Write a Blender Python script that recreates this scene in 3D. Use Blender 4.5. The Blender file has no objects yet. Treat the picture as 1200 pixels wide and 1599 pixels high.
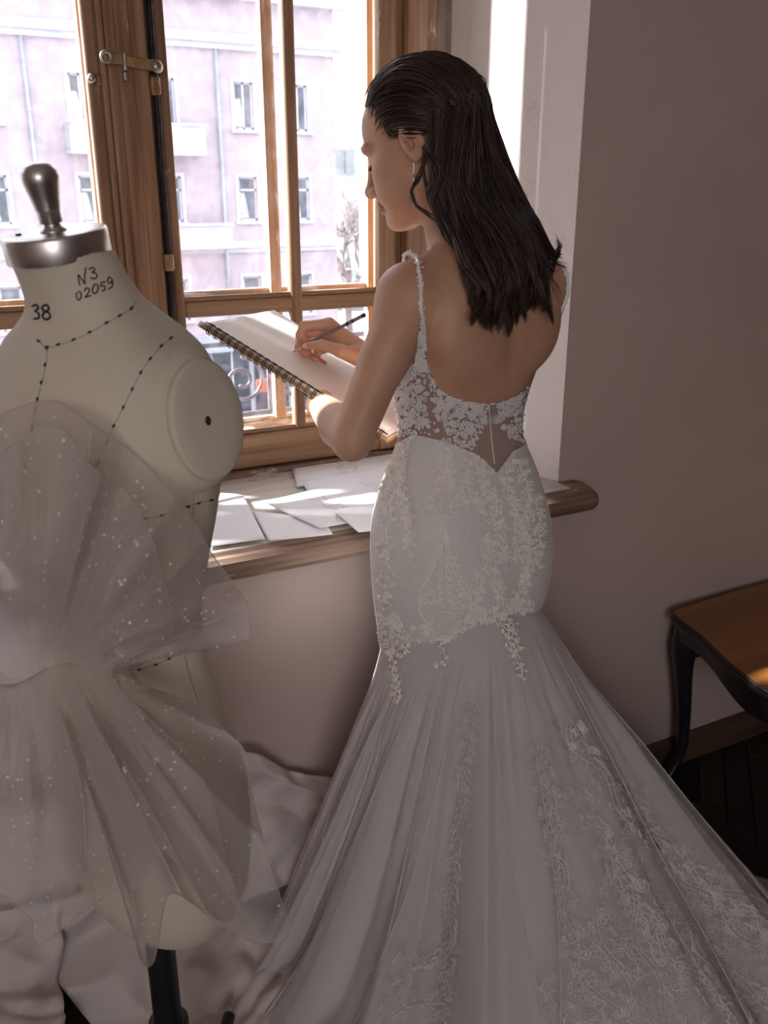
import bpy, bmesh, math, random
import numpy as np
from mathutils import Vector, Matrix

random.seed(7)
RNG = np.random.default_rng(11)
S = bpy.context.scene
COL = S.collection

# ------------------------------------------------------------------ camera
F_PX, PITCH, YAW, EYE = 1400.0, math.radians(19.7), math.radians(27.4), 1.6
cam_data = bpy.data.cameras.new('camera')
cam_data.sensor_fit = 'VERTICAL'
cam_data.sensor_height = 24.0
cam_data.lens = 24.0 * F_PX / 1599.0
cam_data.clip_start = 0.02
cam_data.clip_end = 400
cam = bpy.data.objects.new('camera', cam_data)
COL.objects.link(cam)
cam.location = (0, 0, EYE)
cam.rotation_euler = (math.pi / 2 - PITCH, 0, -YAW)
cam_data.dof.use_dof = True
cam_data.dof.focus_distance = 1.62
cam_data.dof.aperture_fstop = 5.0
S.camera = cam

# ------------------------------------------------------------------ light
W = bpy.data.worlds.new('overcast_sky')
S.world = W
W.use_nodes = True
W.node_tree.nodes['Background'].inputs[0].default_value = (0.93, 0.955, 1.0, 1)
W.node_tree.nodes['Background'].inputs[1].default_value = 3.4
sun_d = bpy.data.lights.new('sun', 'SUN')
sun_d.energy = 42.0
sun_d.angle = math.radians(2.2)
sun_d.color = (1.0, 0.95, 0.88)
sun = bpy.data.objects.new('sun', sun_d)
COL.objects.link(sun)
sun.rotation_euler = Vector((0.86, -0.47, -0.62)).to_track_quat('-Z', 'Y').to_euler()
fill_d = bpy.data.lights.new('added_fill_light', 'AREA')  # fill lamp added in the rear opening to brighten the room
fill_d.shape = 'RECTANGLE'
fill_d.size = 1.5
fill_d.size_y = 1.7
fill_d.energy = 38.0
fill_d.color = (1.0, 0.95, 0.93)
fill = bpy.data.objects.new('added_fill_light', fill_d)
COL.objects.link(fill)
fill.location = (-1.5, -3.52, 1.85)
fill.rotation_euler = Vector((0, 1, 0)).to_track_quat('-Z', 'Y').to_euler()

S.view_settings.view_transform = 'Standard'
S.view_settings.look = 'None'
S.view_settings.exposure = 0.0
S.view_settings.gamma = 1.0
S.view_settings.use_curve_mapping = False
S.cycles.transparent_max_bounces = 40
S.cycles.max_bounces = 10
S.cycles.diffuse_bounces = 5
S.cycles.caustics_reflective = False
S.cycles.caustics_refractive = False
S.cycles.sample_clamp_indirect = 6.0

# ------------------------------------------------------------------ camera maths (pixel of the 1200x1599 photo -> world point)
_hd = np.array([math.sin(YAW), math.cos(YAW), 0.0])
_rt = np.array([math.cos(YAW), -math.sin(YAW), 0.0])
_up = np.array([0, 0, 1.0])
_fw = _hd * math.cos(PITCH) - _up * math.sin(PITCH)
_dn = -_hd * math.sin(PITCH) - _up * math.cos(PITCH)
_C = np.array([0, 0, EYE])
def ray(u, v): return _fw + _rt * (u - 600) / F_PX + _dn * (v - 799.5) / F_PX
def onX(u, v, X): r = ray(u, v); return _C + r * X / r[0]
def onY(u, v, Y): r = ray(u, v); return _C + r * Y / r[1]
def onZ(u, v, Z): r = ray(u, v); return _C + r * (Z - EYE) / r[2]
def onD(u, v, D): r = ray(u, v); return _C + r * D / (r @ _hd)

# ------------------------------------------------------------------ mesh helpers
def V3(p): return np.asarray(p, float)

class MB:
    """collects geometry; build() links it as one mesh object"""
    def __init__(s): s.v = []; s.f = []; s.n = 0
    def add(s, v, f):
        v = np.asarray(v, float).reshape(-1, 3)
        s.v.append(v)
        s.f.extend([tuple(int(i) + s.n for i in q) for q in f])
        s.n += len(v)
        return s
    def box(s, a, b):
        x0, y0, z0 = np.minimum(a, b); x1, y1, z1 = np.maximum(a, b)
        v = [(x0,y0,z0),(x1,y0,z0),(x1,y1,z0),(x0,y1,z0),(x0,y0,z1),(x1,y0,z1),(x1,y1,z1),(x0,y1,z1)]
        return s.add(v, [(0,3,2,1),(4,5,6,7),(0,1,5,4),(1,2,6,5),(2,3,7,6),(3,0,4,7)])
    def hexa(s, p):
        return s.add(p, [(0,3,2,1),(4,5,6,7),(0,1,5,4),(1,2,6,5),(2,3,7,6),(3,0,4,7)])
    def tube(s, pts, rad, n=8, cap=True, closed=False, flat=1.0, up=None):
        pts = np.asarray(pts, float); m = len(pts)
        rad = np.broadcast_to(np.asarray(rad, float), (m,))
        if closed: t = np.roll(pts, -1, 0) - np.roll(pts, 1, 0)
        else:
            t = np.gradient(pts, axis=0)
        t = t / (np.linalg.norm(t, axis=1)[:, None] + 1e-12)
        ref = V3(up) if up is not None else np.array([0, 0, 1.0])
        if up is None and abs(t[0] @ ref) > 0.9: ref = np.array([1.0, 0, 0])
        vs = []
        nrm = ref - t[0] * (ref @ t[0]); nrm /= np.linalg.norm(nrm)
        ang = np.linspace(0, 2 * math.pi, n, endpoint=False)
        for i in range(m):
            if up is not None: nrm = ref - t[i] * (ref @ t[i])
            else: nrm = nrm - t[i] * (nrm @ t[i])
            nrm = nrm / (np.linalg.norm(nrm) + 1e-12)
            b = np.cross(t[i], nrm)
            vs.append(pts[i] + rad[i] * (np.cos(ang)[:, None] * nrm * flat + np.sin(ang)[:, None] * b))
        v = np.concatenate(vs)
        f = []
        mm = m if closed else m - 1
        for i in range(mm):
            j = (i + 1) % m
            for k in range(n):
                l = (k + 1) % n
                f.append((i*n+k, i*n+l, j*n+l, j*n+k))
        if cap and not closed:
            f.append(tuple(range(n - 1, -1, -1))); f.append(tuple((m-1)*n + k for k in range(n)))
        return s.add(v, f)
    def lathe(s, prof, n=24, M=None):
        """prof: list of (r, z)"""
        vs = []
        a = np.linspace(0, 2 * math.pi, n, endpoint=False)
        for r, z in prof: vs.append(np.stack([r*np.cos(a), r*np.sin(a), np.full(n, z)], 1))
        v = np.concatenate(vs)
        if M is not None: v = v @ np.array(M.to_3x3()).T + np.array(M.translation)
        f = []
        for i in range(len(prof) - 1):
            for k in range(n):
                l = (k + 1) % n
                f.append((i*n+k, i*n+l, (i+1)*n+l, (i+1)*n+k))
        f.append(tuple(range(n - 1, -1, -1))); f.append(tuple((len(prof)-1)*n + k for k in range(n)))
        return s.add(v, f)
    def grid(s, P, closed_u=False):
        """P: array (nv, nu, 3)"""
        nv, nu = P.shape[:2]
        f = []
        for i in range(nv - 1):
            for k in range(nu if closed_u else nu - 1):
                l = (k + 1) % nu
                f.append((i*nu+k, i*nu+l, (i+1)*nu+l, (i+1)*nu+k))
        return s.add(P.reshape(-1, 3), f)
    def prism(s, outline, thick, M=None):
        """outline: list of (x, y); extruded 0..thick along z, then transformed by M"""
        n = len(outline)
        v = [(x, y, 0) for x, y in outline] + [(x, y, thick) for x, y in outline]
        v = np.array(v, float)
        if M is not None: v = v @ np.array(M.to_3x3()).T + np.array(M.translation)
        f = [tuple(range(n - 1, -1, -1)), tuple(range(n, 2 * n))]
        f += [(i, (i + 1) % n, n + (i + 1) % n, n + i) for i in range(n)]
        return s.add(v, f)
    def build(s, name, mat, parent=None, smooth=False, bevel=0, seg=2, sub=0, solid=0, kind=None, label=None):
        me = bpy.data.meshes.new(name)
        v = np.concatenate(s.v) if s.v else np.zeros((0, 3))
        me.from_pydata(v.tolist(), [], s.f)
        me.update()
        if smooth: me.polygons.foreach_set('use_smooth', [True] * len(me.polygons))
        o = bpy.data.objects.new(name, me)
        COL.objects.link(o)
        if mat is not None: me.materials.append(mat)
        if parent is not None: o.parent = parent
        if solid:
            md = o.modifiers.new('solid', 'SOLIDIFY'); md.thickness = solid; md.offset = 0
        if bevel:
            md = o.modifiers.new('bevel', 'BEVEL'); md.width = bevel; md.segments = seg; md.limit_method = 'ANGLE'; md.angle_limit = 0.6
        if sub:
            md = o.modifiers.new('sub', 'SUBSURF'); md.levels = sub; md.render_levels = sub
        if kind: o['kind'] = kind
        if label: o['label'] = label
        return o

def box(name, a, b, mat, parent=None, bevel=0.0, **k):
    return MB().box(a, b).build(name, mat, parent, bevel=bevel, **k)

def empty(name, loc=(0, 0, 0)):
    # parts keep world coordinates: the Empty sits at the origin of its parts' space
    o = bpy.data.objects.new(name, None)
    COL.objects.link(o)
    o.empty_display_size = 0.05
    return o

def tag(o, label, cat, group=None, kind=None):
    if label: o['label'] = label
    if cat: o['category'] = cat
    if group: o['group'] = group
    if kind: o['kind'] = kind
    return o

def struct(o, label=None):
    o['kind'] = 'structure'
    if label: o['label'] = label
    return o

def thing(name, label, cat, base, group=None):
    """an Empty standing at the thing's base; parts are given in world coordinates and re-based by seat()"""
    o = empty(name); o.location = base
    tag(o, label, cat, group)
    return o

def seat_children():
    """every child mesh is built in world coordinates: undo the parent's location"""
    bpy.context.view_layer.update()
    for o in list(S.objects):
        if o.parent is not None:
            o.matrix_parent_inverse = Matrix.Translation(-o.parent.location) if o.parent.parent is None else Matrix.Identity(4)

def cubic(pts, n):
    """Catmull-Rom through pts, n samples"""
    p = np.asarray(pts, float)
    if len(p) == 2: return p[0] + (p[1] - p[0]) * np.linspace(0, 1, n)[:, None]
    q = np.vstack([2*p[0]-p[1], p, 2*p[-1]-p[-2]])
    t = np.linspace(0, len(p) - 1 - 1e-9, n)
    i = t.astype(int); u = (t - i)[:, None]
    a, b, c, d = q[i], q[i+1], q[i+2], q[i+3]
    return 0.5 * (2*b + (c-a)*u + (2*a-5*b+4*c-d)*u*u + (3*b-a-3*c+d)*u**3)

def smoothstep(a, b, x):
    t = np.clip((x - a) / (b - a), 0, 1); return t * t * (3 - 2 * t)

# ------------------------------------------------------------------ materials
def s2l(c):
    return tuple(((x/255)/12.92 if x/255 <= 0.04045 else ((x/255+0.055)/1.055)**2.4) for x in c)

def nodes(name):
    m = bpy.data.materials.new(name); m.use_nodes = True
    nt = m.node_tree
    return m, nt, nt.nodes['Principled BSDF'], nt.nodes['Material Output']

def N(nt, t, **k):
    n = nt.nodes.new(t)
    for a, b in k.items():
        if a in n.inputs.keys() if isinstance(a, str) else False: n.inputs[a].default_value = b
        else: setattr(n, a, b)
    return n

def ramp(nt, stops):
    r = nt.nodes.new('ShaderNodeValToRGB')
    e = r.color_ramp.elements
    while len(e) < len(stops): e.new(0.5)
    for x, (p, c) in zip(e, stops): x.position = p; x.color = (*c[:3], 1)
    return r

def coords(nt, scale=(1, 1, 1), rot=(0, 0, 0)):
    tc = nt.nodes.new('ShaderNodeTexCoord'); mp = nt.nodes.new('ShaderNodeMapping')
    mp.inputs['Scale'].default_value = scale; mp.inputs['Rotation'].default_value = rot
    nt.links.new(tc.outputs['Object'], mp.inputs['Vector'])
    return mp.outputs['Vector']

def noise(nt, vec, scale, detail=4, rough=0.55, dist=0.0):
    n = nt.nodes.new('ShaderNodeTexNoise')
    n.inputs['Scale'].default_value = scale; n.inputs['Detail'].default_value = detail
    n.inputs['Roughness'].default_value = rough; n.inputs['Distortion'].default_value = dist
    nt.links.new(vec, n.inputs['Vector'])
    return n

def bump(nt, h, strength, dist, bsdf):
    b = nt.nodes.new('ShaderNodeBump')
    b.inputs['Strength'].default_value = strength; b.inputs['Distance'].default_value = dist
    nt.links.new(h, b.inputs['Height']); nt.links.new(b.outputs['Normal'], bsdf.inputs['Normal'])
    return b

def mat_simple(name, col, rough=0.6, metal=0.0, spec=0.5, var=0.06, scale=12, bumpk=0.0, emit=0, coat=0):
    m, nt, b, o = nodes(name)
    v = coords(nt)
    n = noise(nt, v, scale, 5)
    lo = [max(0, c * (1 - var * 2)) for c in col]; hi = [min(1, c * (1 + var * 2)) for c in col]
    r = ramp(nt, [(0.3, lo), (0.7, hi)])
    nt.links.new(n.outputs['Fac'], r.inputs['Fac']); nt.links.new(r.outputs['Color'], b.inputs['Base Color'])
    b.inputs['Roughness'].default_value = rough; b.inputs['Metallic'].default_value = metal
    b.inputs['Specular IOR Level'].default_value = spec
    if coat: b.inputs['Coat Weight'].default_value = coat
    if bumpk: bump(nt, n.outputs['Fac'], bumpk, 0.01, b)
    if emit:
        nt.links.new(r.outputs['Color'], b.inputs['Emission Color']); b.inputs['Emission Strength'].default_value = emit
    return m

def mat_wood(name, stops, axis='Z', fine=60, rough=0.55, paint=None, paint_amt=0.5, bumpk=0.25, spec=0.4):
    m, nt, b, o = nodes(name)
    sc = {'Z': (1, 1, 0.05), 'X': (0.05, 1, 1), 'Y': (1, 0.05, 1)}[axis]
    v = coords(nt, sc)
    g = noise(nt, v, fine, 6, 0.6, 0.4)
    g2 = noise(nt, v, fine * 0.22, 3, 0.5, 1.2)
    mx = nt.nodes.new('ShaderNodeMath'); mx.operation = 'MULTIPLY_ADD'; mx.inputs[1].default_value = 0.55
    nt.links.new(g.outputs['Fac'], mx.inputs[0])
    m2 = nt.nodes.new('ShaderNodeMath'); m2.operation = 'MULTIPLY'; m2.inputs[1].default_value = 0.45
    nt.links.new(g2.outputs['Fac'], m2.inputs[0]); nt.links.new(m2.outputs[0], mx.inputs[2])
    r = ramp(nt, stops)
    nt.links.new(mx.outputs[0], r.inputs['Fac'])
    colout = r.outputs['Color']
    if paint is not None:
        v2 = coords(nt, {'Z': (1, 1, 0.25), 'X': (0.25, 1, 1), 'Y': (1, 0.25, 1)}[axis])
        pn = noise(nt, v2, 26, 8, 0.7, 0.3)
        pr = ramp(nt, [(paint_amt, (0, 0, 0)), (paint_amt + 0.08, (1, 1, 1))])
        nt.links.new(pn.outputs['Fac'], pr.inputs['Fac'])
        mix = nt.nodes.new('ShaderNodeMix'); mix.data_type = 'RGBA'
        nt.links.new(pr.outputs['Color'], mix.inputs['Factor'])
        nt.links.new(colout, mix.inputs['A']); mix.inputs['B'].default_value = (*paint, 1)
        colout = mix.outputs['Result']
    nt.links.new(colout, b.inputs['Base Color'])
    b.inputs['Roughness'].default_value = rough; b.inputs['Specular IOR Level'].default_value = spec
    bump(nt, mx.outputs[0], bumpk, 0.004, b)
    return m

def mat_glass(name, tint=(0.97, 0.98, 1.0), refl=0.06, dirt=0.012):
    """window pane: clear, with a weak mirror and a trace of dust"""
    m, nt, b, o = nodes(name)
    nt.nodes.remove(b)
    t = nt.nodes.new('ShaderNodeBsdfTransparent'); t.inputs[0].default_value = (*tint, 1)
    g = nt.nodes.new('ShaderNodeBsdfGlossy'); g.inputs['Roughness'].default_value = 0.02
    d = nt.nodes.new('ShaderNodeBsdfTranslucent'); d.inputs[0].default_value = (0.9, 0.9, 0.92, 1)
    fc = nt.nodes.new('ShaderNodeLayerWeight'); fc.inputs['Blend'].default_value = 0.5
    pw = nt.nodes.new('ShaderNodeMath'); pw.operation = 'POWER'; pw.inputs[1].default_value = 5.0
    nt.links.new(fc.outputs['Facing'], pw.inputs[0])
    lw = nt.nodes.new('ShaderNodeMath'); lw.operation = 'MULTIPLY_ADD'; lw.inputs[1].default_value = 0.5; lw.inputs[2].default_value = refl * 0.5
    nt.links.new(pw.outputs[0], lw.inputs[0])
    a = nt.nodes.new('ShaderNodeMixShader'); c = nt.nodes.new('ShaderNodeMixShader')
    v = coords(nt); n = noise(nt, v, 30, 8, 0.75)
    r = ramp(nt, [(0.45, (0, 0, 0)), (0.8, (dirt * 3,) * 3)])
    nt.links.new(n.outputs['Fac'], r.inputs['Fac'])
    nt.links.new(r.outputs['Color'], c.inputs[0])
    nt.links.new(lw.outputs[0], a.inputs[0])
    nt.links.new(t.outputs[0], a.inputs[1]); nt.links.new(g.outputs[0], a.inputs[2])
    nt.links.new(a.outputs[0], c.inputs[1]); nt.links.new(d.outputs[0], c.inputs[2])
    nt.links.new(c.outputs[0], o.inputs['Surface'])
    return m

def mat_sheer(name, col, alpha, trans=0.45, weave=0.0, weave_scale=900, rough=0.8, edge=0.0):
    """thin net fabric: part of the light passes straight through, the rest scatters to both sides"""
    m, nt, b, o = nodes(name)
    nt.nodes.remove(b)
    tr = nt.nodes.new('ShaderNodeBsdfTransparent')
    d = nt.nodes.new('ShaderNodeBsdfDiffuse'); d.inputs[0].default_value = (*col, 1)
    tl = nt.nodes.new('ShaderNodeBsdfTranslucent'); tl.inputs[0].default_value = (*col, 1)
    a = nt.nodes.new('ShaderNodeMixShader'); a.inputs[0].default_value = trans
    nt.links.new(d.outputs[0], a.inputs[1]); nt.links.new(tl.outputs[0], a.inputs[2])
    c = nt.nodes.new('ShaderNodeMixShader')
    nt.links.new(tr.outputs[0], c.inputs[1]); nt.links.new(a.outputs[0], c.inputs[2])
    # a net seen at a slant closes up: opacity = 1-(1-alpha)^(1/cos)
    lw = nt.nodes.new('ShaderNodeLayerWeight'); lw.inputs['Blend'].default_value = 0.5
    inv = nt.nodes.new('ShaderNodeMath'); inv.operation = 'SUBTRACT'; inv.inputs[0].default_value = 1.0
    nt.links.new(lw.outputs['Facing'], inv.inputs[1])
    mxx = nt.nodes.new('ShaderNodeMath'); mxx.operation = 'MAXIMUM'; mxx.inputs[1].default_value = 0.12
    nt.links.new(inv.outputs[0], mxx.inputs[0])
    dv = nt.nodes.new('ShaderNodeMath'); dv.operation = 'DIVIDE'; dv.inputs[0].default_value = 1.0
    nt.links.new(mxx.outputs[0], dv.inputs[1])
    pw = nt.nodes.new('ShaderNodeMath'); pw.operation = 'POWER'; pw.inputs[0].default_value = 1 - alpha
    nt.links.new(dv.outputs[0], pw.inputs[1])
    fin = nt.nodes.new('ShaderNodeMath'); fin.operation = 'SUBTRACT'; fin.inputs[0].default_value = 1.0
    nt.links.new(pw.outputs[0], fin.inputs[1])
    nt.links.new(fin.outputs[0], c.inputs[0])
    nt.links.new(c.outputs[0], o.inputs['Surface'])
    return m

# ================================================================== materials of the setting
M_WALL = mat_simple('mauve_plaster', s2l((196, 176, 168)), 0.9, var=0.025, scale=3, bumpk=0.05, spec=0.2)

def mat_reveal():
    m, nt, b, o = nodes('cracked_white_plaster')
    v = coords(nt)
    n = noise(nt, v, 5, 8, 0.7, 0.6)
    vo = nt.nodes.new('ShaderNodeTexVoronoi'); vo.feature = 'DISTANCE_TO_EDGE'; vo.inputs['Scale'].default_value = 7
    nd = noise(nt, v, 9, 6, 0.75)
    add = nt.nodes.new('ShaderNodeVectorMath'); add.operation = 'MULTIPLY_ADD'
    nt.links.new(nd.outputs['Color'], add.inputs[0]); add.inputs[1].default_value = (0.35, 0.35, 0.35)
    nt.links.new(v, add.inputs[2]); nt.links.new(add.outputs[0], vo.inputs['Vector'])
    cr = ramp(nt, [(0.0, (0, 0, 0)), (0.012, (1, 1, 1))])
    nt.links.new(vo.outputs['Distance'], cr.inputs['Fac'])
    gate = ramp(nt, [(0.5, (1, 1, 1)), (0.58, (0, 0, 0))])
    nt.links.new(n.outputs['Fac'], gate.inputs['Fac'])
    mx = nt.nodes.new('ShaderNodeMath'); mx.operation = 'MAXIMUM'
    nt.links.new(cr.outputs['Color'], mx.inputs[0]); nt.links.new(gate.outputs['Color'], mx.inputs[1])
    mix = nt.nodes.new('ShaderNodeMix'); mix.data_type = 'RGBA'
    nt.links.new(mx.outputs[0], mix.inputs['Factor'])
    mix.inputs['A'].default_value = (*s2l((196, 178, 170)), 1); mix.inputs['B'].default_value = (*s2l((232, 224, 221)), 1)
    nt.links.new(mix.outputs['Result'], b.inputs['Base Color'])
    b.inputs['Roughness'].default_value = 0.9; b.inputs['Specular IOR Level'].default_value = 0.2
    h = nt.nodes.new('ShaderNodeMath'); h.operation = 'MULTIPLY_ADD'; h.inputs[1].default_value = 0.6
    nt.links.new(mx.outputs[0], h.inputs[0]); nt.links.new(n.outputs['Fac'], h.inputs[2])
    bump(nt, h.outputs[0], 0.35, 0.01, b)
    return m
M_REVEAL = mat_reveal()
PINE = [(0.28, s2l((88, 62, 46))), (0.45, s2l((134, 100, 74))), (0.6, s2l((164, 128, 98))), (0.78, s2l((196, 164, 134)))]
GREYPINE = [(0.3, s2l((86, 70, 60))), (0.5, s2l((134, 114, 100))), (0.75, s2l((182, 164, 150)))]
M_PINE_V = mat_wood('stripped_pine_upright', PINE, 'Z', 60, 0.5, paint=s2l((214, 198, 180)), paint_amt=0.63)
M_PINE_H = mat_wood('stripped_pine_rail', PINE, 'X', 60, 0.5, paint=s2l((214, 198, 180)), paint_amt=0.63)
M_PALE_V = mat_wood('weathered_outer_pine_upright', [(0.3, s2l((150, 112, 82))), (0.6, s2l((205, 172, 140))), (0.8, s2l((228, 205, 180)))], 'Z', 50, 0.6, paint=s2l((226, 214, 200)), paint_amt=0.54)
M_PALE_H = mat_wood('weathered_outer_pine_rail', [(0.3, s2l((140, 104, 76))), (0.6, s2l((196, 162, 130))), (0.8, s2l((224, 200, 176)))], 'X', 50, 0.6, paint=s2l((228, 218, 206)), paint_amt=0.5)
M_JAMB = mat_wood('grey_weathered_jamb', GREYPINE, 'Z', 55, 0.7, paint=s2l((150, 132, 122)), paint_amt=0.5)
M_SILL_TOP = mat_wood('worn_white_sill', [(0.3, s2l((150, 140, 130))), (0.5, s2l((196, 190, 182))), (0.75, s2l((222, 218, 212)))], 'X', 34, 0.6, paint=s2l((122, 108, 98)), paint_amt=0.6)
M_SILL_EDGE = mat_wood('worn_brown_sill_edge', [(0.3, s2l((84, 64, 54))), (0.5, s2l((132, 108, 94))), (0.72, s2l((168, 146, 130)))], 'X', 48, 0.65, paint=s2l((196, 184, 172)), paint_amt=0.56, bumpk=0.5)
M_GLASS = mat_glass('window_glass')
M_IRON = mat_simple('rusty_dark_iron', s2l((46, 40, 38)), 0.55, 0.6, var=0.3, scale=60, bumpk=0.3)
M_STEEL = mat_simple('old_nickel', s2l((176, 168, 156)), 0.35, 0.9, var=0.2, scale=40)
M_OLDBRASS = mat_simple('paint_spotted_brass', s2l((150, 124, 86)), 0.5, 0.5, var=0.3, scale=50, bumpk=0.2)
M_WHITEPAINT = mat_simple('white_paint', s2l((226, 222, 220)), 0.5, var=0.03)

# ================================================================== room shell
YW, YG, ZS = 1.617, 2.0, 0.948          # room face of the window wall, window plane, sill height
XR0, XR1, XL0, XL1 = 1.306, 1.21, -1.046, -0.95   # reveal edges: room side / window side
ZL = 2.72                               # lintel
X0, X1, Y0, Z1 = -2.6, 4.2, -3.6, 3.3

wb = MB()
T = 0.62
wb.box((X0, YW, 0), (XL0, YW + T, Z1))                       # left of the niche
wb.box((XR0, YW, 0), (X1 + 0.2, YW + T, Z1))                 # right of the niche
wb.box((XL0, YW, 0), (XR0, YW + T, ZS - 0.045))              # below the sill
wb.box((XL0, YW, ZL), (XR0, YW + T, Z1))                     # above
struct(wb.build('wall_back', M_WALL))
# splayed white reveals
rv = MB()
rv.hexa([(XR1, YG + .0, ZS), (XR0 - .0005, YW + .0005, ZS), (XR0 + .0, YG, ZS), (XR0, YG + .02, ZS),
         (XR1, YG + .0, ZL), (XR0 - .0005, YW + .0005, ZL), (XR0 + .0, YG, ZL), (XR0, YG + .02, ZL)])
rv.box((XR1 - 0.0, YG, ZS - .04), (XR0, YW + T, ZL))
struct(rv.build('wall_reveal_right', M_REVEAL))
rv = MB()
rv.hexa([(XL0 + .0005, YW + .0005, ZS), (XL1, YG, ZS), (XL0, YG + .02, ZS), (XL0, YG, ZS),
         (XL0 + .0005, YW + .0005, ZL), (XL1, YG, ZL), (XL0, YG + .02, ZL), (XL0, YG, ZL)])
rv.box((XL0, YG, ZS - .04), (XL1, YW + T, ZL))
struct(rv.build('wall_reveal_left', M_REVEAL))
struct(box('wall_left', (X0 - 0.2, Y0, 0), (X0, YW + T, Z1), M_WALL))
wr = MB()
wr.box((X0 - .2, Y0 - .2, 0), (-2.3, Y0, Z1)).box((-.7, Y0 - .2, 0), (X1 + .2, Y0, Z1)).box((-2.3, Y0 - .2, 0), (-.7, Y0, .95)).box((-2.3, Y0 - .2, 2.75), (-.7, Y0, Z1))
struct(wr.build('wall_rear', M_WALL))
struct(box('wall_right', (X1, Y0, 0), (X1 + .2, YW, Z1), M_WALL))
struct(box('ceiling', (X0 - .2, Y0 - .2, Z1), (X1 + .2, YW + T, Z1 + .15), mat_simple('ceiling_white', s2l((210, 205, 200)), 0.9, var=0.02)))
# window added behind the camera, out of view, to hold the fill light
w2 = empty('added_window_2'); struct(w2, 'unseen window added behind the viewer for the fill light')
for (a, b) in [((-2.3, .95), (-2.22, 2.75)), ((-.78, .95), (-.7, 2.75)), ((-1.54, .95), (-1.46, 2.75)), ((-2.3, .95), (-.7, 1.03)), ((-2.3, 2.67), (-.7, 2.75))]:
    box('added_window_frame', (a[0], Y0 - .13, a[1]), (b[0], Y0 - .06, b[1]), M_PINE_V, w2, 0.004)

# floor: dark herringbone parquet, each block near the camera its own piece
M_FLOORBASE = mat_simple('floor_joint_dark', s2l((24, 18, 17)), 0.8)
fl = box('floor', (X0 - .2, Y0 - .2, -0.12), (X1 + .2, YW + T, -0.006), M_FLOORBASE)
struct(fl)
M_PARQ = [mat_wood('dark_oak_block_%s' % k, [(0.3, s2l(a)), (0.55, s2l(b)), (0.8, s2l(c))], 'X', 50, 0.5, bumpk=0.2)
          for k, a, b, c in (('deep', (34, 26, 24), (50, 40, 36), (68, 55, 49)), ('mid', (40, 31, 28), (58, 46, 41), (76, 62, 54)), ('warm', (44, 33, 28), (62, 48, 41), (80, 64, 54)))]
PL, PW = 0.42, 0.07
def parquet():
    metas = []
    for k in range(3):
        mb = MB(); c = 0.0012
        mb.hexa([(-PL/2+c, -PW/2+c, -.006), (PL/2-c, -PW/2+c, -.006), (PL/2-c, PW/2-c, -.006), (-PL/2+c, PW/2-c, -.006),
                 (-PL/2+2*c, -PW/2+2*c, 0), (PL/2-2*c, -PW/2+2*c, 0), (PL/2-2*c, PW/2-2*c, 0), (-PL/2+2*c, PW/2-2*c, 0)])
        o = mb.build('plank', M_PARQ[k]); metas.append(o.data); bpy.data.objects.remove(o)
    rest = MB()
    cnt = 0
    ang = math.radians(45)
    ca, sa = math.cos(ang), math.sin(ang)
    for i in range(-60, 61):
        for j in range(-14, 15):
            for half in (0, 1):
                # herringbone lattice: pairs of blocks
                bx = i * PW + j * PL ; by = i * PW - j * PL
                if half == 0: cx, cy, r = bx + PL/2, by + PW/2, 0.0
                else: cx, cy, r = bx + PW/2, by + PL/2 + PW, math.pi/2
                wx, wy = ca*cx - sa*cy, sa*cx + ca*cy
                if not (X0 < wx < X1 and Y0 < wy < YW - 0.01): continue
                near = 0.0 < wx < 3.0 and 0.5 < wy < 1.6 and not (0.55 < wx < 1.25 and 0.9 < wy)
                hz = random.uniform(-0.0006, 0.0006)
                if near and cnt < 280:
                    o = bpy.data.objects.new('plank', metas[random.randrange(3)]); COL.objects.link(o)
                    o.parent = fl; o.location = (wx, wy, hz - 0.0); o.rotation_euler = (0, 0, ang + r); cnt += 1
                else:
                    t = ang + r; c2, s2 = math.cos(t), math.sin(t); c = 0.002
                    P = [(wx + c2*x - s2*y, wy + s2*x + c2*y, z) for z in (-.0062, hz - 0.0003) for x, y in ((-PL/2+c, -PW/2+c), (PL/2-c, -PW/2+c), (PL/2-c, PW/2-c), (-PL/2+c, PW/2-c))]
                    rest.hexa(P)
    rest.build('planks_further_off', M_PARQ[1], fl, kind='stuff')
parquet()

M_BASEB = mat_wood('brown_baseboard', [(0.3, s2l((58, 42, 34))), (0.55, s2l((92, 70, 58))), (0.8, s2l((120, 96, 80)))], 'X', 40, 0.5)
bb = MB()
prof = [(0, 0), (-.022, 0), (-.022, .06), (-.014, .074), (-.012, .086), (0, .09)]
for xa, xb in ((X0, X1),):
    n = len(prof)
    v = [(x, YW + p[0], p[1]) for x in (xa, xb) for p in prof]
    bb.add(v, [(i, (i+1) % n, n + (i+1) % n, n + i) for i in range(n)] + [tuple(range(n-1, -1, -1)), tuple(range(n, 2*n))])
struct(bb.build('baseboard_back', M_BASEB))
struct(box('baseboard_right', (X1 - .02, Y0, 0), (X1, YW - .03, .088), M_BASEB, bevel=.004))

# ------------------------------------------------------------------ sill
sl = empty('windowsill'); struct(sl, 'deep worn wooden windowsill below the casement window')
mb = MB()
mb.box((XL0 + .002, YW - .055, ZS - .038), (XR0 - .002, YG + .13, ZS))
mb.build('sill_board', M_SILL_TOP, sl, bevel=.003)
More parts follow.
